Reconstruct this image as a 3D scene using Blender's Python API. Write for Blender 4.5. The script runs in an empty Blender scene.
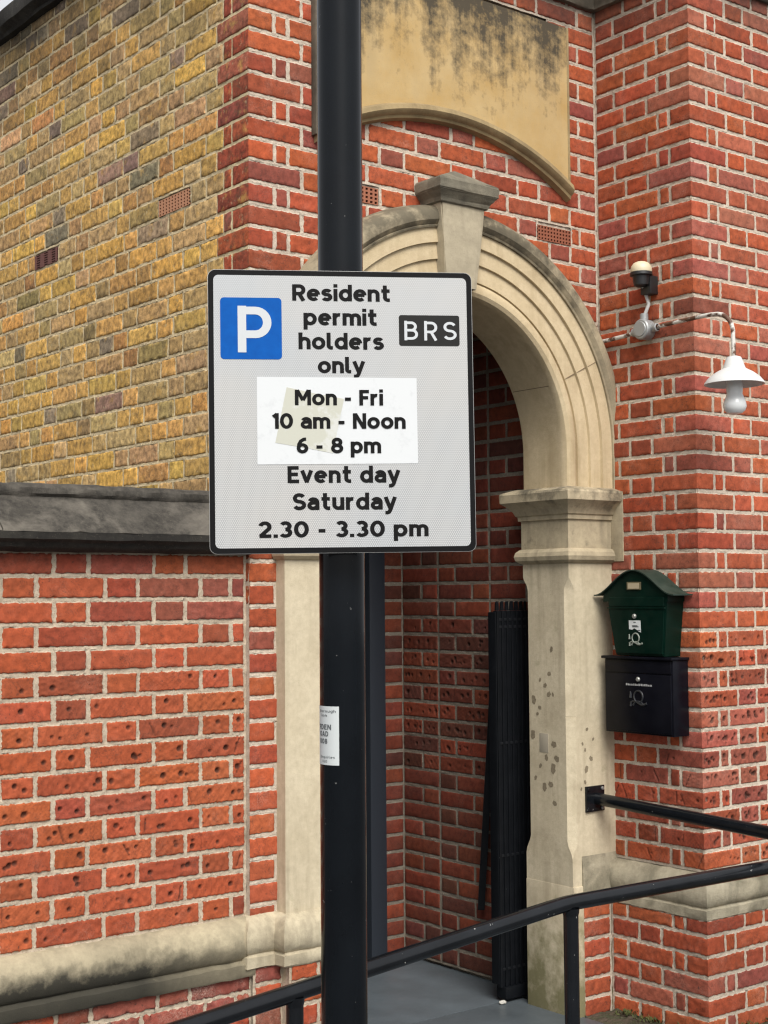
import bpy, bmesh, math, random
import numpy as np
from mathutils import Vector, Matrix

rnd = random.Random(7)
rng = np.random.default_rng(11)
SC = bpy.context.scene
COL = SC.collection
R = math.radians

# ------------------------------------------------------------------ camera
YAW, PITCH, ROLL, FPX = R(52.0), R(3.31), -0.00725, 1443.0
CAM = Vector((-2.604, -4.064, 1.631))
_f = Vector((math.cos(YAW) * math.cos(PITCH), math.sin(YAW) * math.cos(PITCH), math.sin(PITCH)))
_r0 = Vector((math.sin(YAW), -math.cos(YAW), 0))
_u0 = _r0.cross(_f)
_r = math.cos(ROLL) * _r0 + math.sin(ROLL) * _u0
_u = -math.sin(ROLL) * _r0 + math.cos(ROLL) * _u0
cd = bpy.data.cameras.new('camera')
cam = bpy.data.objects.new('camera', cd)
COL.objects.link(cam)
M = Matrix((_r, _u, -_f)).transposed().to_4x4()
M.translation = CAM
cam.matrix_world = M
cd.sensor_fit = 'HORIZONTAL'
cd.sensor_width = 36
cd.lens = FPX / 768 * 36
cd.clip_start, cd.clip_end = 0.05, 500
SC.camera = cam

# ------------------------------------------------------------------ sky, sun, exposure (bright overcast)
SUN_EL, SUN_AZ = R(48), R(-113)          # azimuth in the XY plane, measured from +X
wd = bpy.data.worlds.new('World')
SC.world = wd
wd.use_nodes = True
nt = wd.node_tree
bg = nt.nodes['Background']
sky = nt.nodes.new('ShaderNodeTexSky')
sky.sky_type = 'NISHITA'
sky.sun_disc = False
sky.sun_elevation = SUN_EL
sky.sun_rotation = R(90) - SUN_AZ
sky.air_density, sky.dust_density, sky.ozone_density = 1.0, 6.0, 1.0
hs = nt.nodes.new('ShaderNodeHueSaturation')
hs.inputs['Saturation'].default_value = 0.22
nt.links.new(sky.outputs[0], hs.inputs['Color'])
cloud = nt.nodes.new('ShaderNodeMix')          # thin even cloud over the sky
cloud.data_type = 'RGBA'
cloud.inputs[0].default_value = .5
cloud.inputs[7].default_value = (7.0, 7.1, 7.3, 1)
nt.links.new(hs.outputs[0], cloud.inputs[6])
nt.links.new(cloud.outputs[2], bg.inputs[0])
bg.inputs[1].default_value = 0.105
sl = bpy.data.lights.new('sun', 'SUN')
sl.energy, sl.angle, sl.color = 2.1, R(36), (1, .965, .91)
so = bpy.data.objects.new('sun', sl)
COL.objects.link(so)
so.rotation_euler = Vector((math.cos(SUN_AZ) * math.cos(SUN_EL), math.sin(SUN_AZ) * math.cos(SUN_EL), math.sin(SUN_EL))).to_track_quat('Z', 'Y').to_euler()
VS = SC.view_settings
VS.view_transform, VS.look, VS.gamma, VS.use_curve_mapping = 'Standard', 'None', 1, False
VS.exposure = 0.62
SC.cycles.use_denoising = True
SC.cycles.denoiser = 'OPENIMAGEDENOISE'
SC.cycles.denoising_input_passes = 'RGB_ALBEDO_NORMAL'
SC.cycles.denoising_prefilter = 'ACCURATE'
SC.cycles.pixel_filter_type = 'BLACKMAN_HARRIS'
SC.cycles.filter_width = 1.25


# ------------------------------------------------------------------ material helpers
def mat(name, color=(.5, .5, .5), rough=.8, metal=0., spec=.5):
    m = bpy.data.materials.new(name)
    m.use_nodes = True
    b = m.node_tree.nodes['Principled BSDF']
    b.inputs['Base Color'].default_value = (*color, 1)
    b.inputs['Roughness'].default_value = rough
    b.inputs['Metallic'].default_value = metal
    b.inputs['Specular IOR Level'].default_value = spec
    return m


class NB:
    """small node-building helper"""
    def __init__(self, m):
        self.t = m.node_tree
        self.n = self.t.nodes
        self.b = self.n['Principled BSDF']
        self.co = self.n.new('ShaderNodeTexCoord').outputs['Object']

    def link(self, a, b):
        self.t.links.new(a, b)

    def scale(self, v, sc):
        x = self.n.new('ShaderNodeMapping')
        x.inputs['Scale'].default_value = sc
        self.link(v, x.inputs[0])
        return x.outputs[0]

    def noise(self, scale, detail=4, rough=.55, vec=None, dist=0.):
        x = self.n.new('ShaderNodeTexNoise')
        x.inputs['Scale'].default_value = scale
        x.inputs['Detail'].default_value = detail
        x.inputs['Roughness'].default_value = rough
        x.inputs['Distortion'].default_value = dist
        self.link(vec if vec is not None else self.co, x.inputs['Vector'])
        return x.outputs[0]

    def ramp(self, v, a, b, ca=0., cb=1.):
        x = self.n.new('ShaderNodeMapRange')
        x.inputs[1].default_value, x.inputs[2].default_value = a, b
        x.inputs[3].default_value, x.inputs[4].default_value = ca, cb
        self.link(v, x.inputs[0])
        return x.outputs[0]

    def math(self, op, a, b=None):
        x = self.n.new('ShaderNodeMath')
        x.operation = op
        for i, v in enumerate((a, b)):
            if v is None:
                continue
            if isinstance(v, (int, float)):
                x.inputs[i].default_value = v
            else:
                self.link(v, x.inputs[i])
        return x.outputs[0]

    def xyz(self):
        x = self.n.new('ShaderNodeSeparateXYZ')
        self.link(self.co, x.inputs[0])
        return x.outputs

    def mix(self, fac, a, b, mode='MIX'):
        x = self.n.new('ShaderNodeMix')
        x.data_type = 'RGBA'
        x.blend_type = mode
        x.clamp_factor = True
        for i, v in ((0, fac), (6, a), (7, b)):
            if isinstance(v, (int, float)):
                x.inputs[i].default_value = v
            elif isinstance(v, tuple):
                x.inputs[i].default_value = (*v, 1) if len(v) == 3 else v
            else:
                self.link(v, x.inputs[i])
        return x.outputs[2]

    def attr(self, name):
        x = self.n.new('ShaderNodeAttribute')
        x.attribute_name = name
        return x.outputs[0]

    def base(self, c):
        self.link(c, self.b.inputs['Base Color'])

    def rough(self, v):
        self.link(v, self.b.inputs['Roughness'])

    def bump(self, h, strength=.5, dist=.003):
        x = self.n.new('ShaderNodeBump')
        x.inputs['Strength'].default_value = strength
        x.inputs['Distance'].default_value = dist
        self.link(h, x.inputs['Height'])
        self.link(x.outputs[0], self.b.inputs['Normal'])


def brick_mat(name, mott=.45, bump=.6, soot=None, bloom=.35, dark=(.035, .028, .025), bsc=1.):
    m = mat(name, rough=.93, spec=.25)
    k = NB(m)
    c = k.attr('Col')
    n1 = k.noise(38, 6, .65)
    n2 = k.noise(9, 3)
    n3 = k.noise(210, 3, .6)
    f = k.ramp(n1, .25, .75, 1 - mott, 1 + mott)
    x = k.n.new('ShaderNodeVectorMath')
    x.operation = 'SCALE'
    k.link(c, x.inputs[0])
    k.link(f, x.inputs[3])
    c = x.outputs[0]
    # lime bloom / pale efflorescence in patches
    c = k.mix(k.math('MULTIPLY', k.ramp(n2, .5, .8), k.ramp(n3, .4, .75, 0, bloom)), c, (.55, .42, .34))
    cr = k.math('ABSOLUTE', k.math('SUBTRACT', k.noise(26, 4, .6, dist=1.6), .5))
    c = k.mix(k.math('MULTIPLY', k.ramp(cr, 0, .022, .55, 0), k.ramp(k.noise(11, 2), .4, .6)), c, dark)
    # dark pock marks and scorched specks
    c = k.mix(k.ramp(k.noise(95, 2, .5), .66, .74, 0, .65), c, dark)
    if mott > .6:
        c = k.mix(k.ramp(k.noise(24, 5, .7, dist=.8), .52, .66, 0, .6), c, (.11, .078, .045))
        c = k.mix(k.ramp(k.noise(17, 4, .65), .56, .7, 0, .6), c, (.6, .35, .095))
        c = k.mix(k.ramp(k.noise(33, 3, .6), .62, .72, 0, .55), c, (.55, .45, .26))
    if soot:
        z = k.xyz()[2]
        s = k.math('ADD', k.ramp(z, soot[0], soot[1], -.25, .75), k.ramp(k.noise(5, 4, .6), .3, .7, -.3, .3))
        c = k.mix(k.ramp(s, .1, .9, 0, soot[2]), c, dark)
    k.base(c)
    k.bump(k.math('ADD', k.math('MULTIPLY', k.noise(90 * bsc, 6, .75), 1.0), k.math('MULTIPLY', n3, .5)), bump, .0017)
    return m


def mortar_mat(name, ca, cb, soot=None):
    m = mat(name, rough=.96, spec=.15)
    k = NB(m)
    n = k.noise(60, 5, .7)
    c = k.mix(k.ramp(n, .3, .7), ca, cb)
    c = k.mix(k.ramp(k.noise(240, 2), .6, .72, 0, .55), c, (.12, .09, .07))
    c = k.mix(k.ramp(k.noise(170, 2), .62, .75, 0, .6), c, (.62, .56, .47))
    c = k.mix(k.ramp(k.noise(4, 4, .6), .5, .8, 0, .55), c, (.17, .14, .11))
    if soot:
        z = k.xyz()[2]
        s = k.math('ADD', k.ramp(z, soot[0], soot[1], -.25, .75), k.ramp(k.noise(5, 4, .6), .3, .7, -.3, .3))
        c = k.mix(k.ramp(s, .1, .9, 0, soot[2]), c, (.04, .035, .03))
    k.base(c)
    k.bump(k.noise(150, 6, .8), .9, .003)
    return m


def stone_mat(name, ca, cb, stain=(.16, .13, .09), st=(.5, .75, .6), algae=None, soot=None, streak=None, bump=.35, sn=.45, sx=None):
    m = mat(name, rough=.88, spec=.25)
    k = NB(m)
    c = k.mix(k.ramp(k.noise(7, 5, .6), .3, .7), ca, cb)
    c = k.mix(k.ramp(k.noise(45, 5, .7), .35, .75, 0, .3), c, stain)
    c = k.mix(k.ramp(k.noise(3.2, 6, .65, dist=.6), *st[:2], 0, st[2]), c, stain)
    c = k.mix(k.ramp(k.noise(260, 2), .64, .72, 0, .35), c, (.2, .17, .13))
    z = k.xyz()[2]
    v = k.scale(k.co, (16, 16, 1.1))
    c = k.mix(k.math('MULTIPLY', k.ramp(k.noise(1, 4, .6, vec=v), .48, .7, 0, .55), k.ramp(k.noise(4, 3), .35, .6)), c, stain)
    if streak:     # dirt washed down the face from the top, in vertical runs
        v = k.scale(k.co, (9, 9, .55))
        s = k.math('ADD', k.ramp(z, streak[0], streak[1], -.55, .42), k.ramp(k.noise(1, 5, .62, vec=v), .25, .75, -.1, .62))
        s = k.math('ADD', s, k.ramp(k.noise(26, 5, .7), .3, .7, -.22, .22))
        c = k.mix(k.ramp(s, .15, .62, 0, streak[2]), c, (.045, .04, .032))
    if soot:
        s = k.math('ADD', k.ramp(z, soot[0], soot[1], 0, 1), k.ramp(k.noise(14, 5, .65), .3, .7, -sn, sn))
        sf = k.ramp(s, .25, .85, 0, soot[2])
        if sx:
            sf = k.math('MULTIPLY', sf, k.ramp(k.xyz()[0], sx[0], sx[1], 1, .15))
        c = k.mix(sf, c, (.035, .033, .026))
    if algae:
        s = k.math('ADD', k.ramp(z, algae[0], algae[1], 1, 0), k.ramp(k.noise(9, 5, .65), .3, .7, -.5, .5))
        c = k.mix(k.ramp(s, .35, .95, 0, algae[2]), c, (.12, .115, .035))
    k.base(c)
    k.bump(k.math('ADD', k.noise(55, 6, .7), k.math('MULTIPLY', k.noise(260, 3), .5)), bump, .004)
    return m


RED = brick_mat('red_brick', .4, .55, soot=(3.72, 4.05, .8))
REDW = brick_mat('red_brick_old', .4, .7, bloom=.2)
REDP = brick_mat('porch_brick', .35, .5, bloom=.12)
REDF = brick_mat('red_brick_faded', .35, .8, bloom=.95)
YEL = brick_mat('stock_brick', .75, .7, soot=(3.3, 4.15, .8), bloom=.2, dark=(.05, .042, .03), bsc=.8)
MOR = mortar_mat('lime_mortar', (.60, .51, .41), (.45, .375, .295), soot=(3.75, 4.05, .7))
MORW = mortar_mat('old_mortar', (.56, .465, .35), (.39, .315, .235))
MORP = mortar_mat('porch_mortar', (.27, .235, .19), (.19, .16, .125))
MORY = mortar_mat('yellow_mortar', (.68, .55, .34), (.55, .44, .265), soot=(3.5, 4.2, .6))
STONE = stone_mat('limestone', (.62, .5, .32), (.52, .42, .27), st=(.58, .82, .45), bump=.25)
ARCH = stone_mat('arch_limestone', (.62, .51, .335), (.53, .425, .265), stain=(.3, .22, .12), st=(.52, .8, .6), bump=.35)
HOOD = stone_mat('weathered_limestone', (.48, .4, .265), (.36, .3, .2), stain=(.13, .11, .075), st=(.42, .72, .7), soot=(2.62, 3.1, .68))
JAMB = stone_mat('jamb_limestone', (.61, .53, .38), (.52, .445, .31), stain=(.24, .19, .125), st=(.52, .8, .5), algae=(.0, .62, .75), bump=.3)
KEYS = stone_mat('keystone_stone', (.52, .45, .32), (.4, .345, .245), stain=(.2, .17, .12), st=(.48, .78, .55))
CAPST = stone_mat('cap_stone_grey', (.33, .29, .21), (.18, .165, .125), stain=(.07, .064, .05), st=(.42, .68, .75), bump=.6)
SOOTY = stone_mat('sooty_stone', (.2, .17, .125), (.09, .08, .062), stain=(.03, .028, .022), st=(.4, .65, .8))
PANEL = stone_mat('ochre_render', (.5, .36, .175), (.43, .28, .105), stain=(.4, .3, .16), st=(.5, .8, .45), streak=(3.3, 3.95, .93), bump=.2)
PMOULD = stone_mat('moulding_ochre', (.4, .3, .155), (.27, .2, .105), stain=(.12, .09, .05), st=(.45, .7, .6))
PLIN = stone_mat('plinth_stone', (.55, .48, .34), (.42, .36, .25), stain=(.12, .1, .07), st=(.5, .72, .7))
PLINW = stone_mat('wall_plinth_stone', (.56, .46, .29), (.4, .33, .21), stain=(.1, .085, .06), st=(.5, .75, .6))
COPE = stone_mat('coping_stone', (.052, .047, .04), (.024, .022, .019), stain=(.19, .17, .14), st=(.5, .66, .6), bump=.8)
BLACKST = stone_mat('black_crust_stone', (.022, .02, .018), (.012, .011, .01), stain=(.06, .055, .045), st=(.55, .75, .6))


# ------------------------------------------------------------------ object helpers
def empty(name, loc=(0, 0, 0), label=None, cat=None, group=None):
    o = bpy.data.objects.new(name, None)
    o.location = loc
    o.empty_display_size = .1
    COL.objects.link(o)
    if label:
        o['label'] = label
    if cat:
        o['category'] = cat
    if group:
        o['group'] = group
    return o


def finish(name, me, mats, parent=None, smooth=None):
    if not isinstance(mats, (list, tuple)):
        mats = [mats]
    for m in mats:
        me.materials.append(m)
    o = bpy.data.objects.new(name, me)
    COL.objects.link(o)
    if parent is not None:
        o.parent = parent
        pl = Vector((0, 0, 0))
        q = parent
        while q is not None:
            pl += q.location
            q = q.parent
        if pl.length > 0:                 # geometry is given in world space
            me.transform(Matrix.Translation(-pl))
    if smooth is not None:
        bm = bmesh.new()
        bm.from_mesh(me)
        for f in bm.faces:
            f.smooth = True
        for e in bm.edges:
            if len(e.link_faces) == 2 and e.calc_face_angle(0) > smooth:
                e.smooth = False
        bm.to_mesh(me)
        bm.free()
    return o


def bm_obj(name, bm, mats, parent=None, smooth=R(35), fix=True):
    if fix:
        bmesh.ops.recalc_face_normals(bm, faces=bm.faces)
    me = bpy.data.meshes.new(name)
    bm.to_mesh(me)
    bm.free()
    return finish(name, me, mats, parent, smooth)


def add_box(bm, a, b, bev=0., mi=0):
    """axis-aligned box from corner a to corner b"""
    vs = [bm.verts.new((x, y, z)) for z in (a[2], b[2]) for y in (a[1], b[1]) for x in (a[0], b[0])]
    fs = [bm.faces.new([vs[i] for i in q]) for q in ((0, 2, 3, 1), (4, 5, 7, 6), (0, 1, 5, 4), (2, 6, 7, 3), (0, 4, 6, 2), (1, 3, 7, 5))]
    for f in fs:
        f.material_index = mi
    if bev > 0:
        es = list({e for f in fs for e in f.edges})
        r = bmesh.ops.bevel(bm, geom=es, offset=bev, segments=2, profile=.6, affect='EDGES')
        for f in r['faces']:
            f.material_index = mi
    return vs


def add_tube(bm, pts, r, seg=16, cap=True, mi=0, radii=None):
    pts = [Vector(p) for p in pts]
    rings = []
    t0 = (pts[1] - pts[0]).normalized()
    nrm = t0.orthogonal().normalized()
    for i, p in enumerate(pts):
        if i == 0:
            t = t0
            off = t
        elif i == len(pts) - 1:
            t = (pts[i] - pts[i - 1]).normalized()
        else:
            t = ((pts[i] - pts[i - 1]).normalized() + (pts[i + 1] - pts[i]).normalized()).normalized()
        nrm = (nrm - t * nrm.dot(t)).normalized()
        bi = t.cross(nrm)
        rr = radii[i] if radii else r
        rings.append([bm.verts.new(p + (nrm * math.cos(a) + bi * math.sin(a)) * rr) for a in [2 * math.pi * j / seg for j in range(seg)]])
    for a, b in zip(rings, rings[1:]):
        for j in range(seg):
            bm.faces.new((a[j], a[(j + 1) % seg], b[(j + 1) % seg], b[j])).material_index = mi
    if cap:
        bm.faces.new(rings[0][::-1]).material_index = mi
        bm.faces.new(rings[-1]).material_index = mi


def add_lathe(bm, prof, c=(0, 0, 0), axis=(0, 0, 1), seg=24, mi=0):
    """profile of (radius, height) turned about axis through c"""
    az = Vector(axis).normalized()
    ax = az.orthogonal().normalized()
    ay = az.cross(ax)
    c = Vector(c)
    rings = []
    for r, h in prof:
        if r < 1e-6:
            rings.append([bm.verts.new(c + az * h)])
        else:
            rings.append([bm.verts.new(c + az * h + (ax * math.cos(a) + ay * math.sin(a)) * r) for a in [2 * math.pi * j / seg for j in range(seg)]])
    for a, b in zip(rings, rings[1:]):
        for j in range(seg):
            k = (j + 1) % seg
            v = [a[j % len(a)], a[k % len(a)], b[k % len(b)], b[j % len(b)]]
            w = []
            for q in v:
                if q not in w:
                    w.append(q)
            if len(w) > 2:
                bm.faces.new(w).material_index = mi


def add_prism(bm, outline, f0, f1, mi=0):
    """outline list mapped by f0 and f1 to front/back 3D points"""
    a = [bm.verts.new(f0(p)) for p in outline]
    b = [bm.verts.new(f1(p)) for p in outline]
    n = len(a)
    bm.faces.new(a).material_index = mi
    bm.faces.new(b[::-1]).material_index = mi
    for i in range(n):
        bm.faces.new((a[i], b[i], b[(i + 1) % n], a[(i + 1) % n])).material_index = mi


def add_sweep(bm, path, prof, mi=0, caps=True, jit=0., seglen=None):
    """sweep profile (d outward, z) along a plan polyline; outward is to the right of travel"""
    P = [Vector((x, y)) for x, y in path]
    if seglen:
        Q = [P[0]]
        for a, b in zip(P, P[1:]):
            n = max(1, int((b - a).length / seglen))
            Q += [a.lerp(b, (i + 1) / n) for i in range(n)]
        P = Q
    ns = []
    for a, b in zip(P, P[1:]):
        t = (b - a).normalized()
        ns.append(Vector((t.y, -t.x)))
    rows = []
    for i, p in enumerate(P):
        if i == 0:
            m = ns[0]
        elif i == len(P) - 1:
            m = ns[-1]
        else:
            m = (ns[i - 1] + ns[i])
            m = m / max(.2, m.dot(ns[i]))
        rows.append([bm.verts.new((p.x + m.x * (d + rnd.gauss(0, jit)), p.y + m.y * (d + rnd.gauss(0, jit)), z + rnd.gauss(0, jit))) for d, z in prof])
    for a, b in zip(rows, rows[1:]):
        for j in range(len(prof) - 1):
            bm.faces.new((a[j], b[j], b[j + 1], a[j + 1])).material_index = mi
    if caps:
        bm.faces.new(rows[0]).material_index = mi
        bm.faces.new(rows[-1][::-1]).material_index = mi


# ------------------------------------------------------------------ brickwork
PAL = {
    'orange': ((.36, .083, .032), .07), 'red': ((.32, .069, .030), .07), 'deep': ((.265, .058, .030), .08),
    'purple': ((.235, .064, .043), .08), 'pink': ((.30, .085, .055), .07), 'dark': ((.15, .05, .036), .1),
    'ochre': ((.50, .29, .088), .13), 'gold': ((.57, .325, .085), .12), 'buff': ((.46, .295, .13), .12),
    'grey': ((.25, .185, .12), .12), 'olive': ((.38, .25, .105), .12), 'plum': ((.25, .16, .11), .12), 'rust': ((.40, .21, .075), .13),
}


def pick(w):
    ks = list(w)
    x = rnd.random() * sum(w.values())
    for k in ks:
        x -= w[k]
        if x <= 0:
            break
    c, v = PAL[k]
    g = max(.4, rnd.gauss(1, v))
    return [max(.004, q * g * rnd.uniform(.92, 1.08)) for q in c]


class Bricks:
    """brick faces as real relief on a mortar bed; everything of one wall goes into one mesh"""
    def __init__(self):
        self.v, self.f, self.c, self.m, self.n = [], [], [], [], 0

    def grid(self, pos, col, mi):
        ny, nx = pos.shape[:2]
        self.v.append(pos.reshape(-1, 3))
        i = np.arange(ny * nx).reshape(ny, nx) + self.n
        q = np.stack([i[:-1, :-1], i[:-1, 1:], i[1:, 1:], i[1:, :-1]], -1).reshape(-1, 4)
        self.f.append(q)
        self.m.append(np.full(len(q), mi, np.int32))
        self.c.append(np.tile(np.array([*col, 1.], np.float32), (ny * nx, 1)) if np.ndim(col) == 1 else col.reshape(-1, 4))
        self.n += ny * nx

    def brick(self, O, u, n, u0, u1, z0, z1, col, d=.009, rough=.0009, jag=.0013, marks=None, s0=False, s1=False, proud=0., flip=False, mdep=-.0024, mz=.0012):
        """one brick face with rounded, uneven arrises and half of the mortar joint round it"""
        w, h = u1 - u0, z1 - z0
        nx, ny = max(3, int(w / d)), max(3, int(h / d))
        e = .003
        pd = JT * .5 + .003
        a = np.r_[[] if s0 else [-pd, -pd * .5], 0., e * .45, np.linspace(e, w - e, nx), w - e * .45, w, [] if s1 else [w + pd * .5, w + pd]]
        b = np.r_[-pd, -pd * .5, 0., e * .45, np.linspace(e, h - e, ny), h - e * .45, h, h + pd * .5, h + pd]
        A, B = np.meshgrid(a, b)
        ph = rng.uniform(0, 6.28, 12)
        fr = rng.uniform(30, 230, 12)

        def fall(t):
            return np.where(t >= 0, np.clip(1 - t / .012, 0, 1), np.clip(1 + t / pd, 0, 1))
        fx0, fx1, fz0, fz1 = fall(A), fall(w - A), fall(B), fall(h - B)
        j = lambda t, k: jag * (.3 * np.sin(t * fr[k] + ph[k]) + .35 * np.sin(t * fr[k + 1] * 2.7 + ph[k + 1]) + .4 * rng.normal(0, 1, t.shape))
        dA = (0 if s0 else fx0 * (j(B, 0) + rng.uniform(-.0014, .0014))) + (0 if s1 else fx1 * (j(B, 2) + rng.uniform(-.0014, .0014)))
        dB = fz0 * (j(A, 4) + rng.uniform(-.001, .001)) + fz1 * (j(A, 6) + rng.uniform(-.001, .001))
        E = np.minimum(np.minimum(B, h - B), np.minimum(A if not s0 else A + 1, w - A if not s1 else A + 1))    # distance inside the outline
        fx = 1 - (fx0 if s0 else 0) - (fx1 if s1 else 0)
        D = rough * fx * (np.sin(A * fr[8] + ph[8]) * np.sin(B * fr[9] + ph[9]) + .6 * np.sin(A * fr[10] * 2 + ph[10]) * np.sin(B * fr[11] * 2 + ph[11]) + (0 if marks else .15) * rng.normal(0, 1, A.shape))
        D = D + fx * (rng.uniform(-.0008, .0016) + (A / w - .5) * rng.uniform(-.0012, .0012) + (B / h - .5) * rng.uniform(-.0008, .0008))
        D = D + np.where(E < e * .2, -.0038, np.where(E < e * .7, -.0008, 0))
        uu, zz = u0 + A, z0 + B
        mort = mdep + mz * (np.sin(uu * 61 + 1.3 * np.sin(zz * 37)) + .7 * np.sin(zz * 83 + 2 * np.sin(uu * 29)) + .6 * np.sin(uu * 171 + zz * 143)) + rng.normal(0, mz * (.12 if marks else .3), A.shape)
        isM = E < -1e-6
        D = np.where(isM, mort, D)
        C = np.tile(np.array([*col, 1.], np.float32), (A.size, 1))
        if marks:
            g = np.zeros_like(A)
            for kind, *p in marks:
                if kind == 'pit':
                    cx, cz, r, dp = p
                    q = ((A - cx) ** 2 + (B - cz) ** 2) / r ** 2
                    g = np.minimum(g, -dp * np.clip(1.25 * (1 - q), 0, 1) ** .7)
                else:
                    xa, za, xb, zb, r, dp = p
                    L2 = (xb - xa) ** 2 + (zb - za) ** 2 + 1e-9
                    t = np.clip(((A - xa) * (xb - xa) + (B - za) * (zb - za)) / L2, 0, 1)
                    q = ((A - xa - t * (xb - xa)) ** 2 + (B - za - t * (zb - za)) ** 2) / r ** 2
                    g = np.minimum(g, -dp * np.clip(1 - q, 0, 1) ** .7)
            g = np.where(isM, 0, g)
            D = D + g
            k = np.clip(-g.reshape(-1, 1) / .007, 0, 1) * .8       # shade inside the holes put into the brick colour, darker with depth
            C[:, :3] = C[:, :3] * (1 - k) + np.array([.035, .02, .015]) * k
        D = D + np.where(isM, 0, proud)
        pos = np.array(O) + (u0 + A + dA)[..., None] * np.array(u) + D[..., None] * np.array(n)
        pos[..., 2] += z0 + B + dB
        Am, Bm = (A[:-1, :-1] + A[1:, 1:]) / 2, (B[:-1, :-1] + B[1:, 1:]) / 2
        mm = ((Am < 0) | (Am > w) | (Bm < 0) | (Bm > h)).astype(np.int32)
        if flip:
            pos = pos[:, ::-1]
            mm = mm[:, ::-1]
            C = C.reshape(*A.shape, 4)[:, ::-1].reshape(-1, 4)
        self.grid(pos, C, 0)
        self.m[-1] = mm.reshape(-1)

    def mortar(self, O, u, n, u0, u1, z0, z1, depth=-.022, cell=.05, hole=None, noise=.0012, flip=False, pin=()):
        nu, nz = max(2, int((u1 - u0) / cell)), max(2, int((z1 - z0) / cell))
        A, B = np.meshgrid(np.linspace(u0, u1, nu + 1), np.linspace(z0, z1, nz + 1))
        dn = rng.normal(0, noise, A.shape)
        for p in pin:
            dn[:, p] = 0
        pos = np.array(O) + A[..., None] * np.array(u) + (depth + dn)[..., None] * np.array(n)
        pos[..., 2] += B
        if flip:
            pos = pos[:, ::-1]
        n0 = self.n
        self.grid(pos, (.4, .35, .3), 1)
        if hole:
            q = self.f[-1]
            ctr_u = (A[:-1, :-1] + A[1:, 1:]) / 2
            ctr_z = (B[:-1, :-1] + B[1:, 1:]) / 2
            if flip:
                ctr_u = ctr_u[:, ::-1]
                ctr_z = ctr_z[:, ::-1]
            keep = ~hole(ctr_u, ctr_z).reshape(-1)
            self.f[-1] = q[keep]
            self.m[-1] = self.m[-1][keep]

    def build(self, name, mats, parent=None):
        v = np.concatenate(self.v).astype(np.float32)
        f = np.concatenate(self.f).astype(np.int32)
        c = np.concatenate(self.c).astype(np.float32)
        m = np.concatenate(self.m)
        me = bpy.data.meshes.new(name)
        me.vertices.add(len(v))
        me.vertices.foreach_set('co', v.ravel())
        me.loops.add(f.size)
        me.loops.foreach_set('vertex_index', f.ravel())
        me.polygons.add(len(f))
        me.polygons.foreach_set('loop_start', np.arange(0, f.size, 4, dtype=np.int32))
        me.polygons.foreach_set('material_index', m)
        me.polygons.foreach_set('use_smooth', np.ones(len(f), bool))
        a = me.color_attributes.new('Col', 'FLOAT_COLOR', 'POINT')
        a.data.foreach_set('color', c.ravel())
        me.update(calc_edges=True)
        me.validate()
        return finish(name, me, mats, parent)


JT = .0158     # joint


def flemish(row, u0, u1, st=.2285, hd=.1145, closer=.057, start='quoin', phase=0):
    """yield (a, b, first) brick extents from u0 to u1 in Flemish bond; start 'quoin' makes a real corner"""
    out = []
    x = u0
    if start == 'quoin':
        seq = [st, hd] if row % 2 == phase else [hd, closer, st]
    elif start == 'closer':
        seq = [st, hd] if row % 2 == phase else [closer, hd, st]
    else:
        seq = [st, hd] if row % 2 == phase else [st * .25 + hd * .5, st, hd]
    i = 0
    nxt = None
    while x < u1 - .02:
        if i < len(seq):
            w = seq[i]
            nxt = hd if w == st else st
        else:
            w = nxt
            nxt = hd if w == st else st
        b = min(x + w, u1)
        if u1 - b < .045:
            b = u1
        out.append((x, b - JT if b < u1 or True else b, i == 0))
        x = b
        i += 1
    return out


def wall_face(B, O, u, n, base, gauge, z0, z1, u0, u1, pal, start='quoin', phase=0, skip=None, marks=None, d=.009, rough=.0009,
              jag=.0013, flip=False, sharp0=False, row0=0, quoin=None, jt=JT, palz=None, rowcol=None, hd=None, vents=()):
    k0 = math.ceil((z0 - base) / gauge - .35)
    k1 = math.ceil((z1 - base) / gauge - .6)
    for k in range(k0, k1):
        za, zb = base + k * gauge + jt * .5, base + (k + 1) * gauge - jt * .5
        za, zb = max(za, z0), min(zb, z1)
        if zb - za < .012:
            continue
        rr = rnd
        row = flemish(k, u0, u1, start=start, phase=phase) if not hd else [(u0, u1 - .002, True)]
        if vents:
            row = [(p, q, f and p == a) for a, b, f in row for p, q in cut_vents(a, b, za, zb, vents)]
        for a, b, first in row:
            if b - a < .012:
                continue
            if skip and skip((a + b) / 2, (za + zb) / 2, a, b, za, zb):
                continue
            if quoin and (a + b) / 2 < quoin[0]:
                col = pick(quoin[1])
            else:
                col = pick(palz(za) if palz else pal)
            if first and rowcol is not None:
                col = rowcol.setdefault(k, col)
            mk = marks(a, b, za, zb) if marks else None
            s0 = sharp0 and first
            B.brick(O, u, n, a if s0 else a, b, za, zb, col, d=(.0034 if mk else d), rough=rough, jag=jag, marks=mk, s0=s0, flip=flip)


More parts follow.
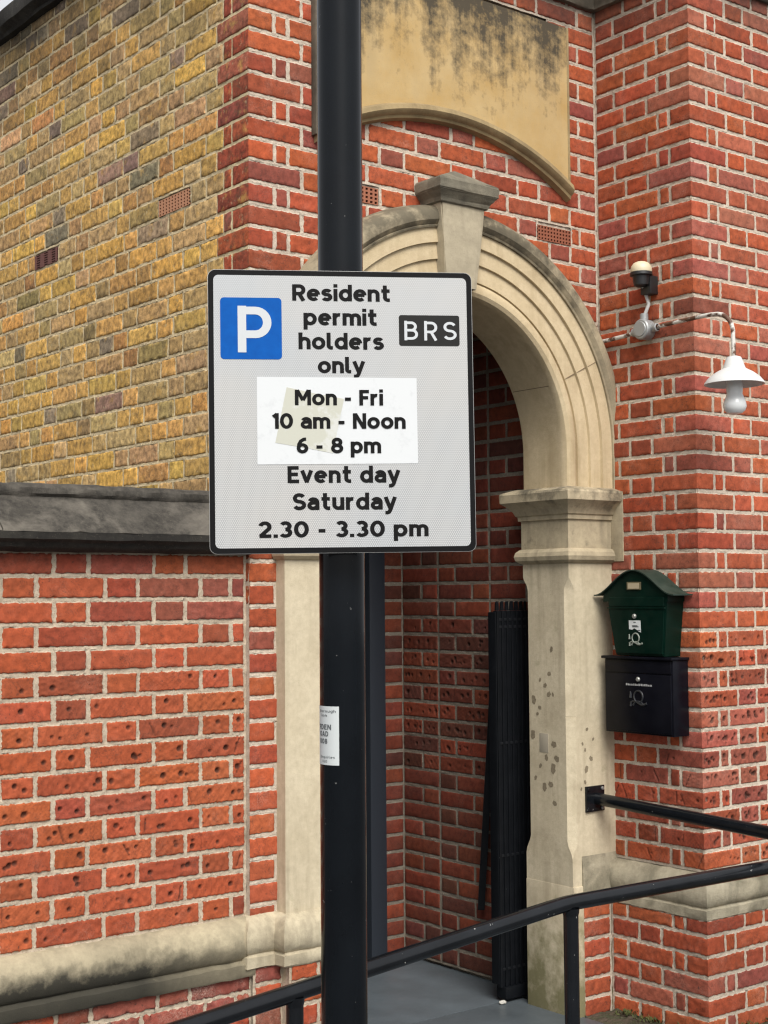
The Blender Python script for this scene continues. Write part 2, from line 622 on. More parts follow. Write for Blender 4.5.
def make_pits(dens, groove=0., rmin=.005, rmax=.0095, zr=(0, 9), fade=.15):
    def f(a, b, za, zb):
        z = (za + zb) / 2
        if z < zr[0] or z > zr[1]:
            return None
        k = min(1, (z - zr[0]) / fade, (zr[1] - z) / fade)
        w, h = b - a, zb - za
        out = []
        for _ in range(int(rnd.random() + dens * w / .11 * (.25 + .75 * k))):
            r = rnd.uniform(rmin, rmax)
            out.append(('pit', rnd.uniform(.012, w - .012), rnd.uniform(.3, .7) * h, r, r * rnd.uniform(.7, 1.1)))
        for _ in range(int(rnd.random() + groove * w / .11 * k)):
            x = rnd.uniform(.01, w - .01)
            out.append(('cut', x, h * rnd.uniform(.05, .3), x + rnd.uniform(-.025, .025), h * rnd.uniform(.7, .95), rnd.uniform(.0025, .0042), rnd.uniform(.003, .006)))
        return out or None
    return f


# plan constants (metres): front wall in plane Y=0, side wall in plane X=0, pier flank X=XR, pier face Y=YP
XR, YP = 1.691, -.495
AX, AZ = .897, 2.2          # arch centre
RI, RO = .551, .875         # arch radii
JY = -.05                   # jamb face
GF, BF = .0757, 2.884       # course gauge and base, front wall
GR, BR = .0752, 1.041       # pier
GW, BW = .0744, 1.698       # boundary wall

building = empty('brick_building', (0, 0, 0), 'brick building corner with yellow side wall, red front and stone arched doorway', 'building')

def cut_vents(a, b, za, zb, vents):
    """pieces of a brick left beside an air vent"""
    out = [(a, b)]
    for v0, v1, w0, w1 in vents:
        if zb < w0 + .02 or za > w1 - .02:
            continue
        nxt = []
        for p, q in out:
            if q <= v0 or p >= v1:
                nxt.append((p, q))
                continue
            if v0 - .003 - p > .03:
                nxt.append((p, v0 - .001))
            if q - v1 > .035:
                nxt.append((v1 + .010, q))
        out = nxt
    return out


# --- yellow side wall with red quoins
B = Bricks()
qrow = {}


def side_pal(z):
    t = min(1, max(0, (z - 3.0) / 1.1))
    return {'ochre': 3.4 * (1 - .5 * t), 'gold': 2.4 * (1 - .7 * t), 'buff': 2.6, 'grey': .3 + 1.3 * t, 'olive': 1.7 + 1.2 * t, 'plum': .15 + .3 * t, 'rust': .35}


side_vents = [(.39, .615, 3.038, 3.1), (1.473, 1.70, 3.038, 3.1)]


# quoin bricks (red) then stock brick
for k in range(math.ceil((1.5 - BF) / GF), int((4.14 - BF) / GF) + 1):
    za, zb = BF + k * GF + .006, BF + (k + 1) * GF - .006
    zb = min(zb, 4.14)
    if zb - za < .02:
        continue
    q = pick({'red': 3, 'deep': 2, 'pink': 1.5, 'purple': .5})
    if k % 2:
        B.brick((0, 0, 0), (0, 1, 0), (-1, 0, 0), 0, .2, za, zb, q, rough=.0006, s0=True, flip=True)
        x = .209
    else:
        B.brick((0, 0, 0), (0, 1, 0), (-1, 0, 0), 0, .102, za, zb, q, rough=.0006, s0=True, flip=True)
        B.brick((0, 0, 0), (0, 1, 0), (-1, 0, 0), .111, .158, za, zb, pick({'red': 3, 'deep': 2, 'pink': 1.5}), rough=.0006, flip=True)
        x = .167
    st = [.2285, .1145] if k % 2 else [.1145, .2285]
    i = 0
    while x < 3.2:
        b = x + (st[i % 2] if rnd.random() < .8 else .1145) + rnd.uniform(-.008, .008)
        for xa, xb in cut_vents(x, b, za, zb, side_vents):
            B.brick((0, 0, 0), (0, 1, 0), (-1, 0, 0), xa, xb - .0125, za + rnd.uniform(-.002, .002), zb + rnd.uniform(-.002, .002), pick(side_pal(za)), d=.008, rough=.0012, jag=.0026, mdep=-.0015, mz=.0014, flip=True)
        x = b
        i += 1
B.mortar((0, 0, 0), (0, 1, 0), (-1, 0, 0), .0045, 3.2, -.2, 4.14, flip=True,
         hole=lambda u, z: np.any([(u > a) & (u < b) & (z > c) & (z < d) for a, b, c, d in side_vents], axis=0))
for v0, v1, w0, w1 in side_vents:
    for a, b, c, d in ((v0 - .2, v0, w0 - .03, w1 + .03), (v1, v1 + .2, w0 - .03, w1 + .03), (v0, v1, w0 - .03, w0), (v0, v1, w1, w1 + .03)):
        B.mortar((0, 0, 0), (0, 1, 0), (-1, 0, 0), a, b, c, d, depth=-.0078, cell=.012, noise=.0006, flip=True)
side_wall = B.build('side_wall', [YEL, MORY], building)

# --- front wall
B = Bricks()
opening = lambda cu, cz: ((abs(cu - AX) < .72) & (cz < AZ)) | (np.hypot(cu - AX, cz - AZ) < .72)
front_vents = [(.345, .556, 3.038, 3.1), (1.349, 1.54, 3.032, 3.095)]
PX0, PX1, PZ1 = .272, 1.503, 3.915       # rendered panel
PXC, PZC, PRC = .8875, 3.45 - 1.2, 1.2           # segmental lower edge: circle centre z and radius at moulding top


def front_skip(cu, cz, a, b, za, zb):
    if opening(cu, cz):
        return True
    if PX0 < a and b < PX1 and cz < PZ1 and cz > 3.6:
        return True
    return False


fpal = {'orange': 1.8, 'red': 3, 'deep': 1.6, 'purple': .8, 'pink': .6}
wall_face(B, (0, 0, 0), (1, 0, 0), (0, -1, 0), BF, GF, .3, 4.1, 0, 1.698, fpal, phase=0, vents=front_vents, skip=front_skip, sharp0=True, d=.008, rough=.0012, jag=.0022)
B.mortar((0, 0, 0), (1, 0, 0), (0, -1, 0), .004, 1.692, .2, 4.14, hole=lambda u, z: opening(u, z) | np.any([(u > a) & (u < b) & (z > c) & (z < d) for a, b, c, d in front_vents], axis=0))
for v0, v1, w0, w1 in front_vents:
    for a, b in ((v0 - .17, v0), (v1, v1 + .17)):
        B.mortar((0, 0, 0), (1, 0, 0), (0, -1, 0), a, b, w0 - .03, w1 + .03, depth=-.0078, cell=.012, noise=.0006)
    B.mortar((0, 0, 0), (1, 0, 0), (0, -1, 0), v0, v1, w0 - .03, w0, depth=-.0078, cell=.012, noise=.0006)
    B.mortar((0, 0, 0), (1, 0, 0), (0, -1, 0), v0, v1, w1, w1 + .03, depth=-.0078, cell=.012, noise=.0006)
B.mortar((0, 0, 0), (0, 1, 0), (-1, 0, 0), -.001, .04, .45, 1.9, depth=.0005, cell=.015, noise=.0012, flip=True)
front_wall = B.build('front_wall', [RED, MOR], building)

# --- pier: flank (X=XR) and face (Y=YP)
B = Bricks()
rowc = {}
rpal = {'orange': 2.2, 'red': 3, 'deep': 1.6, 'purple': .3, 'pink': .3}
PAL.update({'warm': ((.36, .084, .04), .06), 'rose': ((.335, .1, .06), .06)})
ppal = {'orange': 1.6, 'red': 1.8, 'deep': .4, 'purple': .3, 'pink': 1.2, 'warm': 2.2, 'rose': 1.6}
pm = make_pits(5.0, .8, .005, .0115, (.6, 1.5), .15)
wall_face(B, (XR, YP, 0), (1, 0, 0), (0, -1, 0), BR, GR, .585, 4.06, 0, 1.6, None, palz=lambda z: ppal if z > 1.42 or z < .6 else {'deep': 2, 'pink': 2, 'red': 1.5, 'purple': 1}, phase=0, sharp0=True, marks=pm, rowcol=rowc, d=.008, jag=.0018)
wall_face(B, (XR, YP, 0), (0, 1, 0), (-1, 0, 0), BR, GR, .585, 4.06, 0, .503, rpal, phase=1, sharp0=True, rowcol=rowc, flip=True, d=.008, jag=.0018,
          marks=make_pits(.9, .9, .004, .007, (.6, 1.1), .2))
B.mortar((XR, YP, 0), (1, 0, 0), (0, -1, 0), .003, 1.7, .4, 4.14)
B.mortar((XR, YP, 0), (0, 1, 0), (-1, 0, 0), .003, .495, .4, 4.14, flip=True)
# lower courses standing forward under the moulding
PB = .04
rowc2 = {}
lpal = {'red': 3, 'orange': 1.4, 'deep': 2, 'purple': 1.2, 'pink': 1}
wall_face(B, (XR - PB, YP - PB, 0), (1, 0, 0), (0, -1, 0), BR, GR, -.2, .418, 0, 1.6, lpal, phase=1, sharp0=True, rowcol=rowc2, d=.008, jag=.0025, rough=.0016)
wall_face(B, (XR - PB, YP - PB, 0), (0, 1, 0), (-1, 0, 0), BR, GR, -.2, .418, 0, .485, lpal, phase=0, sharp0=True, rowcol=rowc2, flip=True, d=.008, jag=.0025, rough=.0016)
wall_face(B, (1.503, -.055, 0), (1, 0, 0), (0, -1, 0), BR, GR, -.2, .418, 0, .155, lpal, start='plain', d=.008, jag=.0025, rough=.0016)
B.mortar((XR - PB, YP - PB, 0), (1, 0, 0), (0, -1, 0), .003, 1.7, -.3, .42)
B.mortar((XR - PB, YP - PB, 0), (0, 1, 0), (-1, 0, 0), .003, .49, -.3, .42, flip=True)
B.mortar((1.5, -.055, 0), (1, 0, 0), (0, -1, 0), 0, .152, -.3, .42)
pier = B.build('pier', [RED, MOR], building)

# --- left base of the front wall: brick below the moulding
B = Bricks()
wall_face(B, (.004, -.03, 0), (1, 0, 0), (0, -1, 0), BR, GR, -.3, .418, 0, .1, {'pink': 2, 'purple': 1, 'red': 1}, hd=True, d=.008, rough=.002, jag=.003)
wall_face(B, (.112, -.082, 0), (1, 0, 0), (0, -1, 0), BR, GR, -.3, .418, 0, .234, {'pink': 2, 'orange': 1, 'red': 2}, d=.008, rough=.002, jag=.003)
B.mortar((0, -.03, 0), (1, 0, 0), (0, -1, 0), -.002, .112, -.3, .42)
B.mortar((.108, -.082, 0), (1, 0, 0), (0, -1, 0), 0, .238, -.3, .42)
B.mortar((.108, -.03, 0), (0, -1, 0), (-1, 0, 0), -.03, .055, -.3, .42, depth=0)
B.build('plinth_brickwork', [REDF, MORW], building)

# --- porch walls
B = Bricks()
XI, YB = 1.55, 1.12
mp = make_pits(2.6, .3, .006, .011, (.85, 1.5), .15)
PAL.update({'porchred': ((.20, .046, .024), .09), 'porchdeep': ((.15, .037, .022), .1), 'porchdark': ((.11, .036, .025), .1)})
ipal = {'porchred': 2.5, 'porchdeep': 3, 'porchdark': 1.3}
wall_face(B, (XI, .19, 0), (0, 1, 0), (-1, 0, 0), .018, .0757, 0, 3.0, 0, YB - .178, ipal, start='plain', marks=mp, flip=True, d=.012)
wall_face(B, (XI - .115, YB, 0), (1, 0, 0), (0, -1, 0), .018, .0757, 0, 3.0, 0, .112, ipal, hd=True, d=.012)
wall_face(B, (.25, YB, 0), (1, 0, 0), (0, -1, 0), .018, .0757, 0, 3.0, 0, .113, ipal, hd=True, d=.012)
B.mortar((XI, .15, 0), (0, 1, 0), (-1, 0, 0), 0, YB - .15, -.1, 3.0, flip=True)
B.mortar((XI - .117, YB, 0), (1, 0, 0), (0, -1, 0), 0, .125, -.1, 3.0)
B.mortar((.245, YB, 0), (1, 0, 0), (0, -1, 0), 0, .12, -.1, 3.0)
B.mortar((.25, .15, 0), (0, 1, 0), (1, 0, 0), 0, YB - .15, -.1, 3.0)
B.mortar((.245, YB, 2.42), (1, 0, 0), (0, -1, 0), 0, 1.3, 0, .6)
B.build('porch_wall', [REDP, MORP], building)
bm = bmesh.new()
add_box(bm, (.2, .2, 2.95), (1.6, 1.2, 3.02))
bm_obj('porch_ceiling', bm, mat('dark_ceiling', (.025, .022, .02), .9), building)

# --- rendered panel with segmental lower edge
def panel_outline(r, x0, x1, top, n=36):
    pts = [(x0, top), (x1, top)]
    for i in range(n + 1):
        x = x1 + (x0 - x1) * i / n
        pts.append((x, PZC + math.sqrt(r * r - (x - PXC) ** 2)))
    return pts


bm = bmesh.new()
add_prism(bm, panel_outline(PRC - .002, PX0, PX1, PZ1), lambda p: (p[0], -.026, p[1]), lambda p: (p[0], .05, p[1]))
panel = bm_obj('rendered_panel', bm, PANEL, building)
bm = bmesh.new()
prof = [(.004, .0), (.004, .03), (-.004, .044), (-.022, .05), (-.034, .042), (-.04, .03), (-.05, .026), (-.056, .0)]
rows = []
for i in range(49):
    x = PX0 + (PX1 - PX0 + .0115) * i / 48
    rows.append([bm.verts.new((x, -p, PZC + math.sqrt((PRC + d) ** 2 - (x - PXC) ** 2))) for d, p in prof])
for a, b in zip(rows, rows[1:]):
    for j in range(len(prof) - 1):
        bm.faces.new((a[j], a[j + 1], b[j + 1], b[j]))
bm.faces.new(rows[0])
bm.faces.new(rows[-1][::-1])
bm_obj('panel_moulding', bm, PMOULD, panel)
for x in (PX0 - .011, PX1):      # narrow margin at the sides of the panel
    bm = bmesh.new()
    add_box(bm, (x, -.0285, 3.24), (x + .011, 0, PZ1), .002)
    bm_obj('panel_frame', bm, SOOTY if x < 1 else PMOULD, panel)

# --- stone arch
def arch_sweep(bm, prof, a0=0., a1=math.pi, n=72, foot=None, mi=0):
    rows = []
    st = []
    if foot is not None:
        st.append((a0, foot - AZ))
    st += [(a0 + (a1 - a0) * i / n, 0) for i in range(n + 1)]
    if foot is not None:
        st.append((a1, foot - AZ))
    for a, dz in st:
        rows.append([bm.verts.new((AX + r * math.cos(a), -p, AZ + dz + r * math.sin(a))) for r, p in prof])
    for A_, B_ in zip(rows, rows[1:]):
        for j in range(len(prof) - 1):
            f = bm.faces.new((A_[j], B_[j], B_[j + 1], A_[j + 1]))
            f.material_index = mi
    bm.faces.new(rows[0])
    bm.faces.new(rows[-1][::-1])


bm = bmesh.new()
arch_sweep(bm, [(.60, -.2), (RI + .002, -.2), (RI, -.19), (RI, .012), (RI - .002, .03), (RI + .004, .046), (.568, .055), (.586, .056), (.6, .05), (.607, .044), (.6085, .043),
                (.6095, .052), (.655, .049), (.6735, .0475), (.6742, .047), (.6755, .058), (.7335, .0555), (.7342, .055), (.7357, .067), (.79, .066), (.795, -.02)], foot=2.052)
arch = bm_obj('door_arch', bm, ARCH, building, smooth=R(28))
bm = bmesh.new()
arch_sweep(bm, [(.79, .02), (.79, .075), (.797, .078), (.80, .073), (.806, .08), (.816, .088), (.833, .09), (.85, .085), (.862, .076), (.868, .066), (.876, .046), (.882, .02), (.886, .0)], a0=.0, a1=math.pi, foot=2.052)
bm_obj('hood_moulding', bm, HOOD, arch, smooth=R(28))
bm = bmesh.new()      # joints between the arch stones: fine dark mortar lines cut across the mouldings
bm.from_mesh(arch.data)
for ang in (27, 153):
    a = R(ang)
    for r0, r1, p in ((.6095, .672, .0528), (.6765, .733, .0590), (.737, .79, .0675)):
        for s in (0,):
            t = Vector((-math.sin(a), 0, math.cos(a))) * .0014
            c0 = Vector((AX + r0 * math.cos(a), -p, AZ + r0 * math.sin(a)))
            c1 = Vector((AX + r1 * math.cos(a), -p, AZ + r1 * math.sin(a)))
            vs = [bm.verts.new(q) for q in (c0 - t, c1 - t, c1 + t, c0 + t)]
            ws = [bm.verts.new(v.co + Vector((0, .006, 0))) for v in vs]
            bm.faces.new(vs).material_index = 1
            for i in range(4):
                bm.faces.new((vs[i], vs[(i + 1) % 4], ws[(i + 1) % 4], ws[i])).material_index = 1
    t = Vector((-math.sin(a), 0, math.cos(a))) * .0014
    c0 = Vector((AX + (RI - .0008) * math.cos(a), .19, AZ + (RI - .0008) * math.sin(a)))
    c1 = Vector((c0.x, -.015, c0.z))
    vs = [bm.verts.new(q) for q in (c0 - t, c1 - t, c1 + t, c0 + t)]
    bm.faces.new(vs).material_index = 1
bm.to_mesh(arch.data)
bm.free()
arch.data.materials.append(mat('arch_joint', (.2, .15, .09), .95))

# keystone: tapered shaft with a moulded, hipped cap
bm = bmesh.new()
KX = AX - .026
lv = [(2.765, .076, .092), (2.92, .09, .1), (3.067, .108, .107)]
rows = [[bm.verts.new(q) for q in ((KX - w, -.0, z), (KX - w, -p, z), (KX + w, -p, z), (KX + w, 0, z))] for z, w, p in lv]
for a, b in zip(rows, rows[1:]):
    for i in range(3):
        bm.faces.new((a[i], a[i + 1], b[i + 1], b[i]))
bm.faces.new(rows[0][::-1])
bm.faces.new(rows[-1])
bmesh.ops.bevel(bm, geom=[e for e in bm.edges if abs(e.verts[0].co.z - e.verts[1].co.z) > .05 and e.verts[0].co.y < -.05], offset=.006, segments=2, affect='EDGES')
key = bm_obj('keystone', bm, KEYS, arch)
bm = bmesh.new()
pr = [(.0, 3.064), (.012, 3.069), (.018, 3.082), (.042, 3.1), (.052, 3.108), (.056, 3.112), (.057, 3.142), (.05, 3.15)]
rows = []
for d, z in pr:
    w, p = .109 + d * .62, .108 + d * .66
    rows.append([bm.verts.new(q) for q in ((KX - w, .0, z), (KX - w, -p, z), (KX + w, -p, z), (KX + w, .0, z))])
for a, b in zip(rows, rows[1:]):
    for i in range(3):
        bm.faces.new((a[i], a[i + 1], b[i + 1], b[i]))
ap = [bm.verts.new((KX, 0, 3.212)), bm.verts.new((KX, -.06, 3.208))]
t = rows[-1]
bm.faces.new((t[0], t[1], ap[1], ap[0]))
bm.faces.new((t[1], t[2], ap[1]))
bm.faces.new((t[2], t[3], ap[0], ap[1]))
bm.faces.new(rows[0][::-1])
bmesh.ops.subdivide_edges(bm, edges=bm.edges[:], cuts=3, use_grid_fill=True)
for v in bm.verts:
    if v.co.y < -.01:
        v.co += Vector((rnd.gauss(0, .0008), rnd.gauss(0, .0008), rnd.gauss(0, .0008)))
bm_obj('cap_stone', bm, CAPST, key, smooth=R(30))

# --- jambs
def jamb(side):
    """side +1: right jamb (reveal faces left); -1: left jamb"""
    if side > 0:
        xr, xo = AX + RI, 1.70
    else:
        xr, xo = AX - RI, .108
    s = side
    yb = .21
    def ring(z, c, cb=None):
        cb = c if cb is None else cb
        return [(xo, JY, z), (xr + s * c, JY, z), (xr, JY + c, z), (xr, yb - cb, z), (xr + s * cb, yb, z), (xo, yb, z)]
    lv = [(-.02, .0012), (.498, .0012), (.5, .003), (.502, .0012), (.60, .0012), (.62, .006), (.65, .022), (.67, .028), (1.148, .028), (1.15, .031), (1.152, .028), (1.645, .028), (1.665, .022), (1.69, .005), (1.70, .0012), (1.78, .0012)]
    bm = bmesh.new()
    rows = [[bm.verts.new(q) for q in ring(z, c)] for z, c in lv]
    for a, b in zip(rows, rows[1:]):
        for i in range(6):
            bm.faces.new((a[i], a[(i + 1) % 6], b[(i + 1) % 6], b[i]))
    bm.faces.new(rows[0][::-1])
    bm.faces.new(rows[-1])
    if side > 0:      # foot block stops short of the pier brickwork
        add_box(bm, (xr - .0015, -.0555, -.02), (1.501, yb + .002, .497), .004)
    o = bm_obj('door_jamb', bm, JAMB, building, smooth=R(25))
    # capital
    pf = [(.0, 1.752), (.010, 1.756), (.021, 1.766), (.0255, 1.782), (.021, 1.798), (.010, 1.809), (.003, 1.812), (.003, 1.925), (.012, 1.927), (.013, 1.943), (.02, 1.948), (.026, 1.962),
          (.042, 1.982), (.058, 1.995), (.064, 2.0), (.066, 2.032), (.062, 2.04), (.02, 2.054), (0, 2.055)]
    bm = bmesh.new()
    rows = []
    for d, z in pf:
        xo2 = xo if s > 0 else xo - d * .8
        rows.append([bm.verts.new(q) for q in ((xo2, JY - d, z), (xr - s * d, JY - d, z), (xr - s * d, yb + d, z), (xo2, yb + d, z))])
    for a, b in zip(rows, rows[1:]):
        for i in range(4):
            bm.faces.new((a[i], a[(i + 1) % 4], b[(i + 1) % 4], b[i]))
    bm.faces.new(rows[0][::-1])
    bm.faces.new(rows[-1])
    if s > 0:
        add_box(bm, (XR - .004, -.118, 1.76), (XR + .02, -.02, 2.04), .003)
    bm_obj('capital', bm, CAPS, o, smooth=R(28))
    return o


CAPS = stone_mat('capital_limestone', (.55, .46, .31), (.43, .36, .24), stain=(.13, .11, .08), st=(.5, .78, .55), soot=(1.96, 2.12, .85))
jr = jamb(1)
jl = jamb(-1)
# knocked holes in the right jamb, filled with dirt
def on_reveal(y, z):
    return Vector((AX + RI, y, z)), Vector((0, 1, 0)), Vector((-1, 0, 0))


XJ = AX + RI
spots = [('r', .052, 1.413, .008), ('r', .066, 1.316, .008), ('r', .118, 1.29, .006), ('r', .09, 1.27, .008), ('r', .07, 1.235, .009), ('r', .047, 1.235, .006), ('r', .155, 1.21, .012),
         ('r', .122, 1.18, .007), ('r', .135, 1.155, .006), ('r', .162, 1.07, .013), ('r', .045, 1.04, .011), ('r', .03, .985, .011), ('r', .088, .985, .009), ('r', .122, .95, .007),
         ('r', .05, .945, .014), ('r', .15, .90, .007), ('r', .1, .868, .012), ('r', .066, .882, .010), ('r', .045, .81, .009),
         ('f', 1.536, 1.1, .006), ('f', 1.51, 1.045, .005), ('f', 1.524, 1.02, .005), ('f', 1.556, .985, .008), ('f', 1.53, .945, .010), ('f', 1.522, .895, .006), ('f', 1.5, .87, .005), ('f', 1.57, 1.06, .005)]
bm = bmesh.new()
bm.from_mesh(jr.data)
for kind, a, z, r in spots:
    r *= 1.4
    ctr = Vector((XJ - .0006, a, z)) if kind == 'r' else Vector((a, JY - .0006, z))
    ax = Vector((0, 1, 0)) if kind == 'r' else Vector((1, 0, 0))
    ph = rnd.uniform(0, 6)
    ring = [bm.verts.new(ctr + (ax * math.cos(t) + Vector((0, 0, 1.15)) * math.sin(t)) * r * .8 * (1 + .18 * math.sin(2 * t + ph) + .1 * math.sin(5 * t + 2 * ph) + rnd.gauss(0, .06))) for t in [2 * math.pi * i / 16 for i in range(16)]]
    bm.faces.new(ring).material_index = 1
bm.to_mesh(jr.data)
bm.free()
jr.data.materials.append(stone_mat('pit_dirt', (.27, .22, .145), (.2, .165, .11), bump=.8))
bm = bmesh.new()
add_box(bm, (XJ - .0015, .075, 1.005), (XJ + .005, .125, 1.08), .001)
bm_obj('mortar_patch', bm, mat('cement_patch', (.33, .29, .22), .95), jr)

# --- moulded plinth of the building (front left, and round the pier)
MPROF = [(-.03, .588), (.0, .584), (.012, .578), (.03, .562), (.043, .54), (.049, .515), (.047, .49), (.04, .472), (.032, .466), (.036, .461), (.043, .458), (.0435, .424), (.036, .418), (-.03, .417)]
bm = bmesh.new()
add_sweep(bm, [(-.004, .03), (.0, .0), (.106, .0), (.112, JY), (AX - RI, JY)], [(d * .95, z) for d, z in MPROF], jit=.0012, seglen=.03)
bm_obj('plinth_moulding', bm, PLIN, building, smooth=R(45))
bm = bmesh.new()
add_sweep(bm, [(XR, -.04), (XR, YP), (3.3, YP)], MPROF, jit=.001, seglen=.035)
add_prism(bm, [(-.0575, .421), (-.058, .54), (-.0515, .61), (.0, .612), (.0, .421)], lambda p: (1.497, p[0], p[1]), lambda p: (XR + .02, p[0], p[1]))
bm_obj('plinth_moulding', bm, stone_mat('pier_plinth_stone', (.5, .44, .32), (.36, .32, .235), stain=(.085, .078, .05), st=(.42, .62, .8), bump=.7), building, smooth=R(45))

# --- dark cornice along the top, and coping on the side wall
bm = bmesh.new()
add_sweep(bm, [(-.0, 3.2), (0, 0), (XR, 0), (XR, YP), (3.3, YP)], [(-.1, 4.145), (.03, 4.142), (.036, 4.155), (.065, 4.168), (.07, 4.174), (.072, 4.235), (.06, 4.25), (-.1, 4.275)], jit=.002, seglen=.08)
bm_obj('coping', bm, BLACKST, building, smooth=R(40))
bm = bmesh.new()
add_sweep(bm, [(.0, 0), (XR, 0), (XR, YP), (3.3, YP)], [(-.05, 4.03), (.012, 4.031), (.018, 4.035), (.02, 4.055), (.03, 4.07), (.034, 4.1), (.02, 4.15), (-.05, 4.152)], jit=.0015, seglen=.05)
bm_obj('cornice', bm, SOOTY, building, smooth=R(40))
bm = bmesh.new()
add_box(bm, (.02, .3, 4.1), (3.2, 3.1, 4.2))
bm_obj('roof', bm, mat('roof_lead', (.12, .12, .12), .8), building)

# --- solid wall cores behind the faces
bm = bmesh.new()
for a, b in (((.03, .03, -.2), (.24, 3.2, 4.12)), ((XR + .03, YP + .03, -.2), (3.2, 3.2, 4.12)), ((.24, .03, 3.12), (XR + .03, .14, 4.12)), ((.24, 1.25, -.2), (XR + .03, 1.4, 4.1)), ((.0255, .0255, -.2), (.345, .14, 2.1)),
             ((1.58, .05, -.2), (XR + .03, 1.3, 4.1)), ((AX + .7, .0265, 2.0), (XR + .028, .13, 3.13)), ((.0262, .0262, 2.0), (AX - .7, .13, 3.13))):
    add_box(bm, a, b)
bm_obj('wall_core', bm, MORP, building, smooth=None)

# --- air vents
TERRA = mat('terracotta', (.3, .11, .06), .9)
TERRAD = mat('old_terracotta', (.13, .05, .04), .9)
VENTBACK = mat('vent_black_back', (.01, .009, .008), 1)  # black backing close behind the ribs, painting the shade of deep holes


def vent(O, u, n, u0, u1, z0, z1, nx, nz, m, parent, gap=.45, inset=.0):
    """perforated clay brick: a grid of ribs standing in front of a black back painted for the shade in the holes"""
    O, u, n = Vector(O), Vector(u), Vector(n)
    bm = bmesh.new()
    zz = Vector((0, 0, 1))
    def bar(a0, a1, b0, b1, d0, d1, mi=0):
        vs = [bm.verts.new(O + u * a + zz * b + n * d) for d in (d0, d1) for b in (b0, b1) for a in (a0, a1)]
        for q in ((0, 2, 3, 1), (4, 5, 7, 6), (0, 1, 5, 4), (2, 6, 7, 3), (0, 4, 6, 2), (1, 3, 7, 5)):
            bm.faces.new([vs[i] for i in q]).material_index = mi
    bar(u0, u1, z0, z1, -.02, -.0065, 1)
    pu, pz = (u1 - u0) / nx, (z1 - z0) / nz
    for i in range(nx + 1):
        c = u0 + pu * i
        w = pu * (1 - gap) / 2
        bar(max(u0, c - w), min(u1, c + w), z0, z1, -.0063, .002 - inset)
    for i in range(nz + 1):
        c = z0 + pz * i
        w = pz * (1 - gap) / 2
        bar(u0, u1, max(z0, c - w), min(z1, c + w), -.0062, .0015 - inset)
    return bm_obj('air_vent', bm, [m, VENTBACK], parent, smooth=None)


vent((0, 0, 0), (0, 1, 0), (-1, 0, 0), .393, .612, 3.039, 3.099, 10, 5, mat('pale_terracotta', (.42, .2, .11), .9), side_wall, .5)
vent((0, 0, 0), (0, 1, 0), (-1, 0, 0), 1.476, 1.697, 3.039, 3.099, 3, 6, TERRAD, side_wall, .5)
vent((0, 0, 0), (1, 0, 0), (0, -1, 0), .348, .553, 3.039, 3.099, 10, 4, TERRA, front_wall, .55)
vent((0, 0, 0), (1, 0, 0), (0, -1, 0), 1.352, 1.537, 3.034, 3.093, 11, 4, mat('red_terracotta', (.26, .085, .045), .9), front_wall, .55)

# --- inner door and frame at the back of the porch
DOORM = mat('door_paint', (.018, .024, .034), .5)
FRAMEM = mat('frame_paint', (.024, .03, .04), .5)
bm = bmesh.new()
add_box(bm, (1.345, YB - .02, 0), (1.434, YB + .09, 2.42), .005)
add_box(bm, (.366, YB - .02, 0), (.45, YB + .09, 2.42), .005)
add_box(bm, (.45, YB - .02, 2.33), (1.345, YB + .09, 2.42), .005)
add_box(bm, (1.325, YB + .02, 0), (1.345, YB + .09, 2.33), .003)
frame = bm_obj('door_frame', bm, FRAMEM, building)
bm = bmesh.new()
add_box(bm, (.455, YB + .05, .01), (1.32, YB + .09, 2.32), .004)
for x0, x1 in ((.54, .86), (.92, 1.24)):
    for z0, z1 in ((.2, .85), (1.0, 2.15)):
        add_box(bm, (x0, YB + .044, z0), (x1, YB + .06, z1), .006)
door = bm_obj('door', bm, DOORM, building)
bm = bmesh.new()
add_lathe(bm, [(.0, -.06), (.024, -.055), (.03, -.04), (.02, -.022), (.012, -.015), (.012, 0)], (1.27, YB + .045, 1.0), (0, 1, 0))
bm_obj('handle', bm, mat('brass', (.55, .4, .15), .3, 1.), door)

# ------------------------------------------------------------------ boundary wall
YW = .016
bwall = empty('boundary_wall', (-1.5, YW, 0), 'low red brick boundary wall with dark stone coping and pitted bricks', 'wall')
B = Bricks()
wm = make_pits(1.7, .16, .0065, .0105, (.5, 1.40), .3)
wpal = lambda z: {'orange': 3, 'red': 2.6, 'deep': .7, 'purple': .12} if z < 1.3 else {'orange': 1, 'red': 2, 'deep': 1.8, 'purple': 1.5, 'pink': 1.2}
wall_face(B, (-.012, YW, 0), (-1, 0, 0), (0, -1, 0), BW, GW, .585, 1.79, 0, 2.6, None, start='closer', phase=0, palz=wpal, marks=wm, flip=True, d=.007, rough=.0011, jag=.0024, jt=.0152)
B.mortar((0, YW, 0), (-1, 0, 0), (0, -1, 0), -.01, 2.7, .4, 1.8, flip=True)
B.build('brickwork', [REDW, MORW], bwall)
B = Bricks()
wall_face(B, (-.012, YW - .028, 0), (-1, 0, 0), (0, -1, 0), BW, GW + .0008, -.4, .398, 0, 2.6, {'pink': 3, 'purple': 2, 'red': .8, 'dark': .3}, start='closer', flip=True, d=.008, rough=.0022, jag=.0045, jt=.015)
B.mortar((0, YW - .028, 0), (-1, 0, 0), (0, -1, 0), -.0, 2.7, -.4, .41, flip=True)
B.build('base_brickwork', [REDF, MORW], bwall)
bm = bmesh.new()
